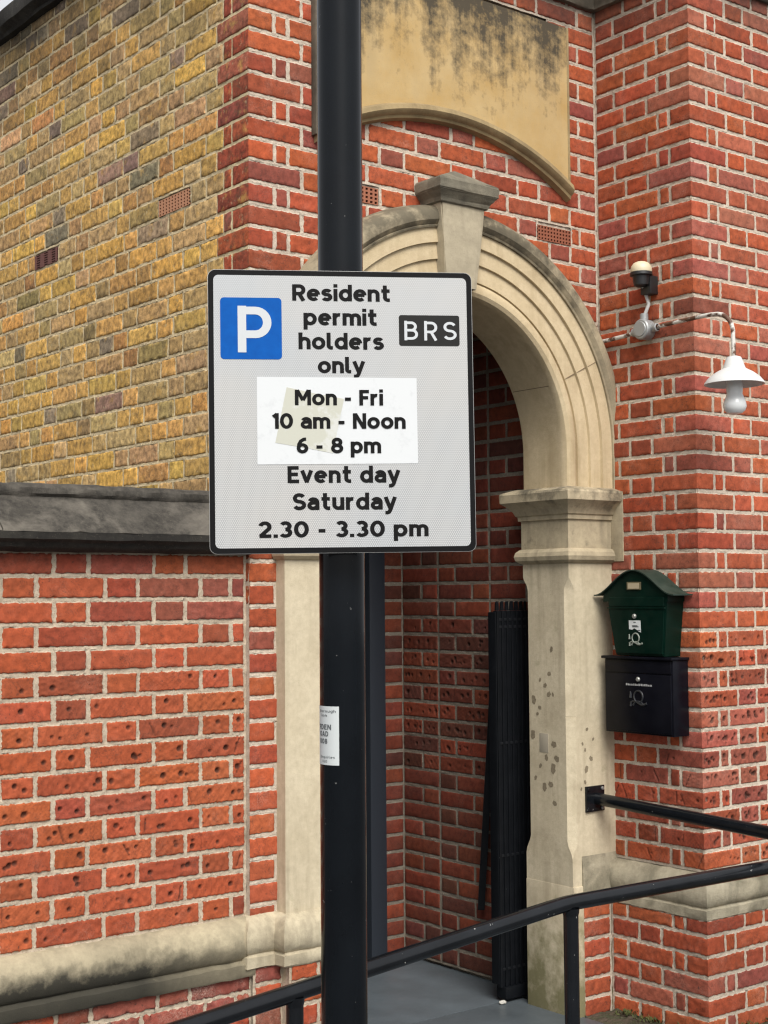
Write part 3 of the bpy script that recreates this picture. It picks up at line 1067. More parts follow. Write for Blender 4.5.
WPROF = [(-.03, .582), (.0, .58), (.012, .577), (.032, .562), (.048, .538), (.055, .512), (.052, .485), (.042, .462), (.034, .452), (.03, .45), (.034, .444), (.05, .438), (.05, .406), (.044, .397), (-.03, .395)]
add_sweep(bm, [(-2.75, YW), (-.95, YW)], WPROF, jit=.001, seglen=.03)
add_sweep(bm, [(-.947, YW), (-.0, YW)], WPROF, jit=.001, seglen=.03)
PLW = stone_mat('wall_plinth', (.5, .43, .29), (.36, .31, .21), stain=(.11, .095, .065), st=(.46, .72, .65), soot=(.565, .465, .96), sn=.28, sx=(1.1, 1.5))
bm_obj('plinth_moulding', bm, PLW, bwall, smooth=R(45))
bm = bmesh.new()
CP = [(.088, 1.828), (.084, 1.834), (-.03, 1.936), (-.032, 1.94), (-.024, 1.95), (-.024, 1.966), (-.036, 1.979), (-.06, 1.984), (-.21, 1.984), (-.33, 1.9), (-.4, 1.828)]
add_sweep(bm, [(-2.75, YW), (-.895, YW)], CP, jit=.0012, seglen=.03)
add_sweep(bm, [(-.892, YW), (-.003, YW)], CP, jit=.0012, seglen=.03)
bm_obj('coping', bm, COPE, bwall, smooth=R(40))
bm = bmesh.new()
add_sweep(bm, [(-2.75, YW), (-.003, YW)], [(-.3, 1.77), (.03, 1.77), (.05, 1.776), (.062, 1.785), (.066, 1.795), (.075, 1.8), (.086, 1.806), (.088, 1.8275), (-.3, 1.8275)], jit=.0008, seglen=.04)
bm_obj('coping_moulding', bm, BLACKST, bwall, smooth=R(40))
bm = bmesh.new()
add_box(bm, (-2.7, YW + .02, -.4), (-.004, YW + .33, 1.82))
bm_obj('wall_core', bm, MORW, bwall)

# ------------------------------------------------------------------ ground
def ground_sheet(name, z, x0, x1, y0, y1, m):
    bm = bmesh.new()
    vs = [bm.verts.new(p) for p in ((x0, y0, z), (x1, y0, z), (x1, y1, z), (x0, y1, z))]
    bm.faces.new(vs)
    o = bm_obj(name, bm, m, fix=False)
    o['kind'] = 'structure'
    return o


mg = mat('paving', (.07, .07, .07), .9)
k = NB(mg)
k.base(k.mix(k.ramp(k.noise(3, 6, .7), .3, .7), (.085, .083, .08), (.05, .05, .05)))
k.bump(k.noise(90, 5), .4, .003)
ground_sheet('ground', -.16, -60, 60, -60, 60, mg)
mf = mat('grey_floor_paint', (.13, .145, .15), .55)
k = NB(mf)
c = k.mix(k.ramp(k.noise(4, 5, .65), .3, .7), (.10, .12, .135), (.075, .088, .097))
c = k.mix(k.ramp(k.noise(30, 4, .7), .62, .75, 0, .5), c, (.2, .2, .19))
k.base(c)
k.rough(k.ramp(k.noise(6, 4), .3, .7, .35, .6))
k.bump(k.noise(60, 5), .15, .002)
bm = bmesh.new()
add_box(bm, (-.5, -1.25, -.2), (1.49, .3, 0), .004)
add_box(bm, (.24, .3, -.2), (1.6, 1.3, .0), 0)
o = bm_obj('landing', bm, mf)
o['kind'] = 'structure'
bm = bmesh.new()
vs = [bm.verts.new(p) for p in ((-.5, -1.25, 0), (-.5, .0, 0), (-2.9, .0, -.155), (-2.9, -1.25, -.155), (-.5, -1.25, -.2), (-.5, .0, -.2), (-2.9, 0, -.2), (-2.9, -1.25, -.2))]
for q in ((0, 1, 2, 3), (7, 6, 5, 4), (0, 3, 7, 4), (1, 5, 6, 2), (2, 6, 7, 3), (0, 4, 5, 1)):
    bm.faces.new([vs[i] for i in q])
o = bm_obj('ramp', bm, mf)
o['kind'] = 'structure'
ms = mat('soil', (.07, .055, .035), .95)
k = NB(ms)
k.base(k.mix(k.ramp(k.noise(20, 5), .4, .6), (.08, .06, .04), (.05, .055, .025)))
k.bump(k.noise(50, 6), 1, .02)
bm = bmesh.new()
N = 40
gv = [[bm.verts.new((1.495 + 1.7 * i / N, -1.3 + 1.4 * j / N, .0 + rnd.gauss(0, .006))) for i in range(N + 1)] for j in range(N + 1)]
for j in range(N):
    for i in range(N):
        bm.faces.new((gv[j][i], gv[j][i + 1], gv[j + 1][i + 1], gv[j + 1][i]))
o = bm_obj('soil', bm, ms, smooth=R(80))
o['kind'] = 'structure'
# moss and tiny weeds along the foot of the pier
MOSS = mat('moss', (.07, .1, .02), .9)
k = NB(MOSS)
k.base(k.mix(k.ramp(k.noise(30, 3), .3, .7), (.035, .05, .014), (.09, .1, .025)))
bm = bmesh.new()
for i in range(900):
    if rnd.random() < .6:
        x, y = XR - PB - abs(rnd.gauss(0, .03)), rnd.uniform(YP - PB, -.09)
    else:
        x, y = rnd.uniform(XR - PB, 2.4), YP - PB - abs(rnd.gauss(0, .035))
    if math.sin(x * 37 + y * 53) + rnd.uniform(-.7, .9) < 0:
        continue
    z = rnd.uniform(0, .012)
    a = rnd.uniform(0, 6.28)
    ln, w = rnd.uniform(.008, .026), rnd.uniform(.002, .005)
    d = Vector((math.cos(a), math.sin(a), rnd.uniform(.4, 1.6))).normalized()
    sx = Vector((-math.sin(a), math.cos(a), 0)) * w
    p = Vector((x, y, z))
    vs = [bm.verts.new(q) for q in (p - sx * .5, p + d * ln * .5 - sx, p + d * ln, p + d * ln * .5 + sx)]
    bm.faces.new(vs)
o = bm_obj('moss', bm, MOSS, fix=False, smooth=None)
o['kind'] = 'stuff'
o['label'] = 'green moss and tiny weeds along the foot of the brick pier'
o['category'] = 'moss'

# ------------------------------------------------------------------ lettering (stroke alphabet, flat mesh strips)
def arc(cx, cy, rx, ry, a0, a1, n=14):
    return [(cx + rx * math.cos(R(a0 + (a1 - a0) * i / n)), cy + ry * math.sin(R(a0 + (a1 - a0) * i / n))) for i in range(n + 1)]


def G(w, *strokes):
    return w, strokes


XH = .75
GL = {
    'n': G(.62, [(.1, 0), (.1, XH)], [(.1, .40)] + arc(.31, .44, .21, .21, 180, 0) + [(.52, 0)]),
    'm': G(.96, [(.1, 0), (.1, XH)], [(.1, .42)] + arc(.29, .46, .19, .19, 180, 0) + [(.48, 0)], [(.48, .42)] + arc(.67, .46, .19, .19, 180, 0) + [(.86, 0)]),
    'h': G(.62, [(.1, 0), (.1, 1.02)], [(.1, .40)] + arc(.31, .44, .21, .21, 180, 0) + [(.52, 0)]),
    'r': G(.44, [(.1, 0), (.1, XH)], [(.1, .38)] + arc(.34, .40, .24, .25, 180, 78)),
    'u': G(.62, [(.1, XH), (.1, .31)] + arc(.31, .31, .21, .21, 180, 360), [(.52, XH), (.52, 0)]),
    'o': G(.7, arc(.35, .375, .25, .275, 0, 360, 28)),
    'e': G(.68, [(.1, .385), (.585, .385)], arc(.345, .375, .245, .275, 2, 312, 24)),
    'c': G(.6, arc(.345, .375, .245, .275, 45, 315, 24)),
    'a': G(.62, arc(.31, .45, .21, .2, 155, 0) + [(.52, 0)], [(.52, .43), (.31, .43)] + arc(.29, .265, .19, .165, 90, 270) + [(.4, .12), (.52, .22)]),
    'd': G(.68, arc(.34, .375, .24, .275, 0, 360, 28), [(.58, 0), (.58, 1.02)]),
    'b': G(.68, arc(.34, .375, .24, .275, 0, 360, 28), [(.1, 0), (.1, 1.02)]),
    'p': G(.68, arc(.34, .375, .24, .275, 0, 360, 28), [(.1, -.27), (.1, XH)]),
    'q': G(.68, arc(.34, .375, .24, .275, 0, 360, 28), [(.58, -.27), (.58, XH)]),
    'g': G(.68, arc(.34, .375, .24, .275, 0, 360, 28), [(.58, XH), (.58, -.02)] + arc(.36, -.02, .22, .17, 0, -140)),
    's': G(.56, arc(.28, .525, .175, .13, 20, 270) + arc(.28, .245, .19, .15, 90, -155)[0:]),
    't': G(.5, [(.21, 1.0), (.21, .28)] + arc(.38, .27, .17, .17, 180, 275) + [(.47, .105)], [(.02, .66), (.46, .66)]),
    'i': G(.2, [(.1, 0), (.1, XH)], [(.1, .84), (.1, 1.04)]),
    'l': G(.34, [(.1, 1.02), (.1, .24)] + arc(.24, .24, .14, .14, 180, 270) + [(.32, .1)]),
    'y': G(.64, [(.07, XH), (.33, .03)], [(.57, XH), (.31, -.04)] + [(.25, -.15), (.17, -.185), (.05, -.185)]),
    'v': G(.62, [(.07, XH), (.32, .03)], [(.55, XH), (.3, .03)]),
    'R': G(.68, [(.1, 0), (.1, 1)], [(.1, .9), (.36, .9)] + arc(.36, .67, .22, .23, 90, -90) + [(.1, .44)], [(.34, .46), (.58, 0)]),
    'B': G(.7, [(.1, 0), (.1, 1)], [(.1, .9), (.36, .9)] + arc(.36, .71, .19, .19, 90, -90) + [(.1, .52)], [(.1, .1), (.38, .1)] + arc(.38, .31, .22, .21, -90, 90) + [(.1, .52)]),
    'P': G(.68, [(.1, 0), (.1, 1)], [(.1, .9), (.36, .9)] + arc(.36, .645, .23, .255, 90, -90) + [(.1, .39)]),
    'M': G(.9, [(.1, 0), (.1, 1)], [(.13, .98), (.45, .32)], [(.77, .98), (.45, .32)], [(.8, 0), (.8, 1)]),
    'N': G(.74, [(.1, 0), (.1, 1)], [(.13, .96), (.61, .04)], [(.64, 0), (.64, 1)]),
    'F': G(.56, [(.1, 0), (.1, 1)], [(.1, .9), (.55, .9)], [(.1, .5), (.5, .5)]),
    'E': G(.6, [(.1, 0), (.1, 1)], [(.1, .9), (.58, .9)], [(.1, .52), (.54, .52)], [(.1, .1), (.6, .1)]),
    'D': G(.72, [(.1, 0), (.1, 1)], [(.1, .9), (.3, .9)] + arc(.3, .5, .32, .4, 90, -90) + [(.1, .1)]),
    'O': G(.8, arc(.4, .5, .3, .4, 0, 360, 30)),
    'A': G(.76, [(.07, 0), (.38, 1)], [(.69, 0), (.38, 1)], [(.18, .3), (.58, .3)]),
    'S': G(.66, arc(.33, .7, .23, .2, 25, 270) + arc(.33, .3, .25, .2, 90, -155)),
    '0': G(.72, arc(.36, .5, .26, .4, 0, 360, 30)),
    '1': G(.36, [(.26, 0), (.26, 1)], [(.26, .93), (.05, .76)]),
    '2': G(.64, arc(.31, .66, .22, .24, 165, -25) + [(.09, .1)], [(.04, .1), (.62, .1)]),
    '3': G(.62, arc(.29, .7, .2, .2, 150, -90), arc(.29, .3, .23, .2, 90, -150)),
    '6': G(.64, arc(.32, .32, .22, .22, 0, 360, 24), [(.105, .34), (.13, .58), (.23, .78), (.4, .9), (.53, .91)]),
    '8': G(.68, arc(.34, .71, .2, .19, 0, 360, 22), arc(.34, .31, .24, .21, 0, 360, 22)),
    '.': G(.2, [(.1, -.005), (.1, .2)]),
    '-': G(.42, [(.03, .4), (.37, .4)]),
}


def strip(pts, hw):
    pts = [p for i, p in enumerate(pts) if i == 0 or math.dist(p, pts[i - 1]) > 1e-4]
    n = len(pts)
    P = [Vector(p) for p in pts]
    closed = (P[0] - P[-1]).length < 1e-4
    L, Rr = [], []
    for i in range(n):
        if closed and i in (0, n - 1):
            a, b = (P[0] - P[-2]).normalized(), (P[1] - P[0]).normalized()
        else:
            a = (P[i] - P[i - 1]).normalized() if i else (P[1] - P[0]).normalized()
            b = (P[i + 1] - P[i]).normalized() if i < n - 1 else a
        m = a + b
        m = m.normalized() if m.length > 1e-6 else a
        nn = Vector((-m.y, m.x))
        k = hw / max(.45, nn.dot(Vector((-a.y, a.x))))
        L.append(P[i] + nn * k)
        Rr.append(P[i] - nn * k)
    return L, Rr


def text_mesh(bm, s, x0, x1, yb, cap, mapf, sw=.2, gap=.13, space=.34, mi=0):
    """lay the string between x0 and x1 on baseline yb with cap height cap; mapf(x, y, layer) gives a 3D point"""
    x = 0
    items = []
    for ch in s:
        if ch == ' ':
            x += space
            continue
        w, st = GL[ch]
        items.append((x, st))
        x += w + gap
    tot = x - gap
    sx = (x1 - x0) / tot
    lay = 0
    for gx, st in items:
        for pl in st:
            Lq, Rq = strip(pl, sw / 2)
            lay = (lay + 1) % 5
            f = [(x0 + (gx + q.x) * sx, yb + q.y * cap) for q in Lq]
            g = [(x0 + (gx + q.x) * sx, yb + q.y * cap) for q in Rq]
            a = [bm.verts.new(mapf(*q, lay)) for q in f]
            b = [bm.verts.new(mapf(*q, lay)) for q in g]
            for i in range(len(a) - 1):
                bm.faces.new((b[i], b[i + 1], a[i + 1], a[i])).material_index = mi


def rrect(x0, x1, y0, y1, r, n=6):
    out = []
    for cx, cy, a in ((x1 - r, y1 - r, 0), (x0 + r, y1 - r, 90), (x0 + r, y0 + r, 180), (x1 - r, y0 + r, 270)):
        out += [(cx + r * math.cos(R(a + 90 * i / n)), cy + r * math.sin(R(a + 90 * i / n))) for i in range(n + 1)]
    return out


# ------------------------------------------------------------------ sign pole
POLE = Vector((-1.178, -2.124, 0))
PR = .038
mpole = mat('black_pole_paint', (.012, .013, .016), .3, spec=.2)
k = NB(mpole)
c = k.mix(k.ramp(k.noise(5, 5, .6), .35, .75), (.0035, .0045, .006), (.006, .008, .0105))
c = k.mix(k.ramp(k.noise(120, 2), .755, .78, 0, .6), c, (.22, .22, .21))
k.base(c)
k.rough(k.ramp(k.noise(7, 4, .6, vec=k.scale(k.co, (1, 1, .15))), .3, .7, .06, .14))
k.bump(k.math('ADD', k.noise(1, 3, .6, vec=k.scale(k.co, (150, 150, 3))), k.math('MULTIPLY', k.noise(60, 3), .3)), .12, .0012)
pole = empty('sign_pole', (POLE.x, POLE.y, -.16), 'black round metal pole holding the parking sign', 'pole')
bm = bmesh.new()
add_tube(bm, [(POLE.x, POLE.y, -.2), (POLE.x, POLE.y, 3.6)], PR, 40)
bm_obj('shaft', bm, mpole, pole)
bm = bmesh.new()
add_lathe(bm, [(PR + .001, 3.59), (PR + .003, 3.6), (PR + .001, 3.615), (.02, 3.635), (0, 3.64)], (POLE.x, POLE.y, 0), seg=32)
bm_obj('cap', bm, mpole, pole)

# ------------------------------------------------------------------ parking sign
SCN = Vector((-1.2232, -2.1902, 1.9298))
SA = Vector((.8625, -.5059, .008)).normalized()
SB = Vector((0, 0, 1))
SB = (SB - SA * SB.dot(SA)).normalized()
SN = SA.cross(SB)
SW, SH = .4311, .4584


def sp(x, y, d=0.):
    return SCN + SA * x + SB * y + SN * d


sign = empty('parking_sign', SCN, 'white rectangular parking sign with black border reading Resident permit holders only', 'sign')
back = mat('sign_grey_back', (.3, .3, .31), .45, .6)
blk = mat('sign_black', (.006, .006, .006), .6, spec=.12)
bord = mat('sign_border_black', (.005, .005, .0055), .55, spec=.12)
blue = mat('sign_blue', (.0045, .115, .52), .5, spec=.1)
k = NB(blue)
k.base(k.mix(k.ramp(k.noise(60, 3), .3, .7), (.0015, .075, .33), (.002, .09, .38)))
grey = mat('sign_dark_grey', (.02, .02, .019), .55, spec=.12)
wht = mat('sign_white_letter', (.52, .545, .56), .5, spec=.3)
# prismatic reflective sheeting: a fine staggered pattern of cells
sheet = mat('reflective_sheeting', (.7, .71, .72), .45, spec=.3)
k = NB(sheet)
sepm = k.n.new('ShaderNodeVectorMath')


def dotp(v):
    x = k.n.new('ShaderNodeVectorMath')
    x.operation = 'DOT_PRODUCT'
    k.link(k.co, x.inputs[0])
    x.inputs[1].default_value = v
    return x.outputs['Value']


ux, uy = dotp(tuple(SA)), dotp(tuple(SB))
fq = 2 * math.pi / .0030
cs = None
for ang in (90, 30, 150):
    t = k.math('ADD', k.math('MULTIPLY', ux, math.cos(R(ang)) * fq), k.math('MULTIPLY', uy, math.sin(R(ang)) * fq))
    t = k.math('COSINE', t)
    cs = t if cs is None else k.math('ADD', cs, t)
dots = k.ramp(cs, -.6, -1.45)
cl = k.mix(k.ramp(k.noise(5, 3), .35, .7), (.45, .465, .475), (.485, .48, .465))
cl = k.mix(k.math('MULTIPLY', dots, k.ramp(k.math('ADD', uy, k.math('MULTIPLY', k.noise(6, 3), .12)), -.2, .24, 1.0, .4)), cl, (.15, .16, .175))  # cells drawn darker downward: the sheeting's fading reflected light put into the colour
k.base(cl)
paper = mat('white_vinyl_patch', (.82, .84, .85), .5)
k = NB(paper)
k.base(k.mix(k.ramp(k.noise(40, 5, .7), .55, .75), (.60, .62, .63), (.52, .54, .55)))
k.bump(k.noise(45, 4), .1, .001)

bm = bmesh.new()
add_prism(bm, rrect(-SW / 2, SW / 2, -SH / 2, SH / 2, .012), lambda p: sp(*p, 0), lambda p: sp(*p, -.003))
plate = bm_obj('plate', bm, bord, sign, smooth=R(40))
bm = bmesh.new()
add_prism(bm, rrect(-SW / 2 + .0085, SW / 2 - .0085, -SH / 2 + .0085, SH / 2 - .0085, .008), lambda p: sp(*p, .0004), lambda p: sp(*p, -.001))
bm_obj('white_face', bm, sheet, sign, smooth=None)
bm = bmesh.new()       # rim of the bare alloy edge
ol = rrect(-SW / 2 - .0007, SW / 2 + .0007, -SH / 2 - .0007, SH / 2 + .0007, .0125)
add_prism(bm, ol, lambda p: sp(*p, -.0008), lambda p: sp(*p, -.0036))
bm_obj('edge_rim', bm, mat('alloy_edge', (.4, .4, .39), .4, .8), sign, smooth=R(40))
bm = bmesh.new()
add_prism(bm, rrect(-.1964, -.0976, .0838, .1841, .006), lambda p: sp(*p, .0008), lambda p: sp(*p, .0))
pp = bm_obj('blue_panel', bm, blue, sign, smooth=None)
bm = bmesh.new()
text_mesh(bm, 'P', -.170, -.1135, .0949, .0757, lambda x, y, l: sp(x, y, .0011 + l * .00004), sw=.165)
bm_obj('letter', bm, wht, pp, smooth=None, fix=False)
bm = bmesh.new()
add_prism(bm, rrect(.0940, .1944, .1076, .1583, .004), lambda p: sp(*p, .0008), lambda p: sp(*p, .0))
bp_ = bm_obj('code_panel', bm, grey, sign, smooth=None)
bm = bmesh.new()
text_mesh(bm, 'BRS', .1016, .1901, .1166, .0322, lambda x, y, l: sp(x, y, .0011 + l * .00004), sw=.13, gap=.22)
bm_obj('lettering', bm, wht, bp_, smooth=None, fix=False)
for s, x0, x1, yb, cap, sw in (('Resident', -.0799, .0808, .1800, .0268, .19), ('permit', -.0620, .0584, .1402, .0268, .19), ('holders', -.0705, .0684, .1008, .0268, .19), ('only', -.0397, .0367, .0620, .0262, .19)):
    bm = bmesh.new()
    text_mesh(bm, s, x0, x1, yb, cap, lambda x, y, l: sp(x, y, .0008 + l * .00004), sw=.212, gap=.075)
    bm_obj('lettering', bm, blk, sign, smooth=None, fix=False)
for s, x0, x1, yb, cap in (('Event day', -.0907, .0916, -.1165, .0272), ('Saturday', -.0827, .0853, -.1602, .0272), ('2.30 - 3.30 pm', -.1383, .1372, -.2042, .0262)):
    bm = bmesh.new()
    text_mesh(bm, s, x0, x1, yb, cap, lambda x, y, l: sp(x, y, .0008 + l * .00004), sw=.212, gap=.09, space=.36)
    bm_obj('lettering', bm, blk, sign, smooth=None, fix=False)
bm = bmesh.new()
add_prism(bm, [(-.1389, -.0865), (.1219, -.0855), (.1216, .0545), (-.1386, .0552)], lambda p: sp(*p, .0010), lambda p: sp(*p, .0))
patch = bm_obj('hours_patch', bm, paper, sign, smooth=None)
tape = mat('old_tape', (.62, .6, .47), .4)
k = NB(tape)
k.base(k.mix(k.ramp(k.noise(30, 5, .7), .56, .66), (.48, .482, .41), (.55, .557, .52)))
bm = bmesh.new()
add_prism(bm, [(-.0908, .0387), (-.04, .0278), (.0022, .0199), (-.008, -.025), (-.0175, -.0686), (-.06, -.06), (-.11, -.0514), (-.1, -.005)], lambda p: sp(*p, .0014), lambda p: sp(*p, .0007))
bm_obj('tape', bm, tape, patch, smooth=None)
for s, x0, x1, yb in (('Mon - Fri', -.0777, .0657, .0094), ('10 am - Noon', -.1146, .1023, -.0287), ('6 - 8 pm', -.0756, .0614, -.0685)):
    bm = bmesh.new()
    text_mesh(bm, s, x0, x1, yb, .0252, lambda x, y, l: sp(x, y, .0018 + l * .00004), sw=.21, gap=.07, space=.36)
    bm_obj('lettering', bm, blk, patch, smooth=None, fix=False)
# clips behind
for y in (.15, -.15):
    bm = bmesh.new()
    ctr = Vector((POLE.x, POLE.y, SCN.z + y))
    add_tube(bm, [ctr + Vector((0, 0, -.012)), ctr + Vector((0, 0, .012))], PR + .003, 32)
    p = sp(0, y, -.004)
    q = ctr + SN * (PR + .001)
    add_tube(bm, [p, q], .01, 12)
    bm_obj('clip', bm, back, sign)

# ------------------------------------------------------------------ sticker on the pole
def pp_(x, y, l=0, base=.0006):
    """x: arc position in metres from the side of the pole seen at its left edge; y: height"""
    d = (CAM - POLE)
    d.z = 0
    a0 = math.atan2(d.y, d.x)
    a = a0 - math.pi / 2 + x / PR
    r = PR + base + l * .00003
    return Vector((POLE.x + r * math.cos(a), POLE.y + r * math.sin(a), y))


note = empty('paper_notice', (POLE.x, POLE.y, 1.39), 'small white printed paper notice stuck around the black pole below the sign', 'notice')
SX0, SX1, SY0, SY1 = -.03, .0535, 1.355, 1.4505
bm = bmesh.new()
rows = [[bm.verts.new(pp_(SX0 + (SX1 - SX0) * i / 14, y)) for i in range(15)] for y in (SY0, SY1)]
for i in range(14):
    bm.faces.new((rows[0][i], rows[0][i + 1], rows[1][i + 1], rows[1][i]))
bm_obj('paper', bm, mat('notice_paper', (.52, .55, .55), .55), note, smooth=R(60), fix=False)
ink = mat('notice_ink', (.09, .1, .105), .6)
bm = bmesh.new()
for s, x0, x1, yb, cap, sw in (('Borough', .012, .0485, 1.4405, .0045, .14), ('ion', .017, .032, 1.4335, .0045, .14), ('FDEN', .010, .040, 1.4125, .0085, .2), ('OAD', .012, .0345, 1.4015, .0085, .2), ('008', .012, .0325, 1.3895, .0085, .2),
                               ('Enquiries', .014, .0465, 1.366, .0042, .13), ('020', .020, .032, 1.359, .0042, .13)):
    text_mesh(bm, s, x0, x1, yb, cap, lambda x, y, l: pp_(x, y, l, .0010), sw=sw)
bm_obj('print', bm, ink, note, smooth=None, fix=False)

# ------------------------------------------------------------------ handrails
mrail = mat('rail_paint', (.014, .016, .019), .33, spec=.38)
k = NB(mrail)
c = k.mix(k.ramp(k.noise(9, 5, .6), .35, .75), (.004, .005, .0065), (.008, .0095, .012))
up = k.n.new('ShaderNodeNewGeometry')
sx = k.n.new('ShaderNodeSeparateXYZ')
k.link(up.outputs['Normal'], sx.inputs[0])
chip = k.math('ADD', k.noise(75, 3, .6), k.math('MULTIPLY', k.noise(9, 2), .22))
c = k.mix(k.ramp(chip, .83, .86, 0, .85), c, (.4, .39, .36))
k.base(c)
k.rough(k.ramp(k.noise(20, 4), .3, .7, .13, .27))
hr = empty('handrail', (.6, -.88, 0), 'black tubular handrail in front of the doorway, bent where the ramp starts', 'handrail')
BEND = Vector((.582, -.88, .688))
bm = bmesh.new()
l0, l1 = Vector((-2.6, -.88, .42)), Vector((2.6, -.88, .668))
l0 = Vector((-2.6, -.88, BEND.z - (BEND.x + 2.6) * .0935))
pts = [l0, BEND + (l0 - BEND).normalized() * .03, BEND + Vector((0, 0, -.0012)), BEND + (l1 - BEND).normalized() * .03, l1]
add_tube(bm, pts, .0242, 24)
bm_obj('rail', bm, mrail, hr)
for x in (-.425, .598, -1.5, 1.7):
    zt = BEND.z - (.02 if x > .58 else (BEND.x - x) * .0935 + .015)
    bm = bmesh.new()
    add_tube(bm, [(x, -.88, -.2), (x, -.88, zt)], .0232, 20)
    add_lathe(bm, [(.0232, zt - .02), (.0255, zt - .01), (.027, zt + .004)], (x, -.88, 0), seg=20)
    bm_obj('post', bm, mrail, hr)

wr = empty('wall_handrail', (1.57, -.05, .83), 'shorter black handrail bolted to the stone door jamb', 'handrail')
bm = bmesh.new()
U1 = Vector((1.60, -.9, .789))
U0 = Vector((1.583, JY - .008, .826))
add_tube(bm, [U0, U0.lerp(U1, .5), U1, U1 + (U1 - U0).normalized() * .5], .0238, 24)
bm_obj('rail', bm, mrail, wr)
pz = .5 * (U1 + U1)
bm = bmesh.new()
pend = U1 + (U1 - U0).normalized() * .48
add_tube(bm, [(pend.x, pend.y, -.2), (pend.x, pend.y, pend.z - .015)], .0232, 20)
bm_obj('post', bm, mrail, wr)
bm = bmesh.new()
add_box(bm, (1.519, JY - .009, .778), (1.621, JY, .878), .002)
pl = bm_obj('wall_plate', bm, mrail, wr)
for x, z in ((1.531, .79), (1.609, .79), (1.531, .866), (1.609, .866)):
    bm = bmesh.new()
    add_lathe(bm, [(.0, -.0055), (.006, -.005), (.0075, -.002), (.0075, 0)], (x, JY - .009, z), (0, 1, 0), 10)
    bm_obj('bolt', bm, mat('galvanised_bolt', (.35, .35, .34), .45, .7) if x > 1.6 else mrail, pl)

# ------------------------------------------------------------------ folded gate in the porch and the bar leaning beside it
mgate = mat('gate_paint', (.009, .011, .014), .55, spec=.25)
k = NB(mgate)
c = k.mix(k.ramp(k.noise(18, 5, .6), .4, .75), (.0022, .003, .0045), (.005, .006, .008))
c = k.mix(k.ramp(k.noise(26, 4, .65), .72, .78, 0, .5), c, (.12, .13, .14))
k.base(c)
gate = empty('folding_gate', (1.46, .31, 0), 'black concertina security gate folded flat behind the right stone jamb', 'gate')
GX0, GX1 = 1.375, 1.535
for i in range(13):
    t = i / 12
    x = GX0 + (GX1 - GX0) * t
    y = .293 + .006 * (i % 2)
    bm = bmesh.new()
    add_box(bm, (x - .0055, y - .012, .06), (x + .0055, y + .012, 1.565), .0015)
    vs = [bm.verts.new(q) for q in ((x - .0055, y - .004, 1.566), (x + .0055, y - .004, 1.566), (x + .0055, y + .004, 1.566), (x - .0055, y + .004, 1.566))]
    ap = [bm.verts.new(q) for q in ((x - .0035, y - .003, 1.6), (x + .003, y - .003, 1.604), (x + .003, y + .003, 1.604), (x - .0035, y + .003, 1.6))]
    for a in range(4):
        bm.faces.new((vs[a], vs[(a + 1) % 4], ap[(a + 1) % 4], ap[a]))
    bm.faces.new(ap)
    bm_obj('bar', bm, mgate, gate, smooth=None)
for z in (1.53, 1.5, 1.03, .58, .13):
    bm = bmesh.new()
    add_box(bm, (GX0 - .004, .2835, z - .005), (GX1 + .004, .287, z + .005), .001)
    bm_obj('link', bm, mat('gate_link', (.006, .007, .009), .5), gate, smooth=None)
bm = bmesh.new()
add_box(bm, (GX0 + .01, .27, .012), (GX1, .33, .06), .006)
bm_obj('foot_channel', bm, mgate, gate)
bm = bmesh.new()
add_box(bm, (GX0 - .008, .288, .07), (GX1 + .008, .335, 1.56), .003)
bm_obj('lattice', bm, mgate, gate)
lean = gate
bm = bmesh.new()
a, b = Vector((1.50, .545, .31)), Vector((1.455, .375, 1.56))
t = (b - a).normalized()
s = t.cross(Vector((.62, .79, 0))).normalized()
q = t.cross(s)
vs = [bm.verts.new(p + s * i * .014 + q * j * .01) for p in (a, b) for i, j in ((-1, -1), (1, -1), (1, 1), (-1, 1))]
for f in ((0, 3, 2, 1), (4, 5, 6, 7), (0, 1, 5, 4), (1, 2, 6, 5), (2, 3, 7, 6), (3, 0, 4, 7)):
    bm.faces.new([vs[i] for i in f])
lbar = bm_obj('drop_bar', bm, mgate, gate, smooth=None)
bm = bmesh.new()
add_tube(bm, [b - t * .05, Vector((GX0 + .01, .31, 1.5))], .008, 10)
bm_obj('lug', bm, mgate, lbar)
# scrap of white on the floor
bm = bmesh.new()
bmesh.ops.create_icosphere(bm, subdivisions=2, radius=.011, matrix=Matrix.Translation((1.365, .27, .008)) @ Matrix.Diagonal((1.5, 1, .7, 1)))
for v in bm.verts:
    v.co += Vector((rnd.gauss(0, .0012), rnd.gauss(0, .0012), rnd.gauss(0, .001)))
o = bm_obj('litter', bm, mat('litter_white', (.5, .48, .43), .8))
o['label'] = 'small crumpled white scrap lying on the grey floor by the gate'
o['category'] = 'litter'

# ------------------------------------------------------------------ mailboxes on the pier flank
def side_pt(y, z, x):
    return Vector((x, y, z))


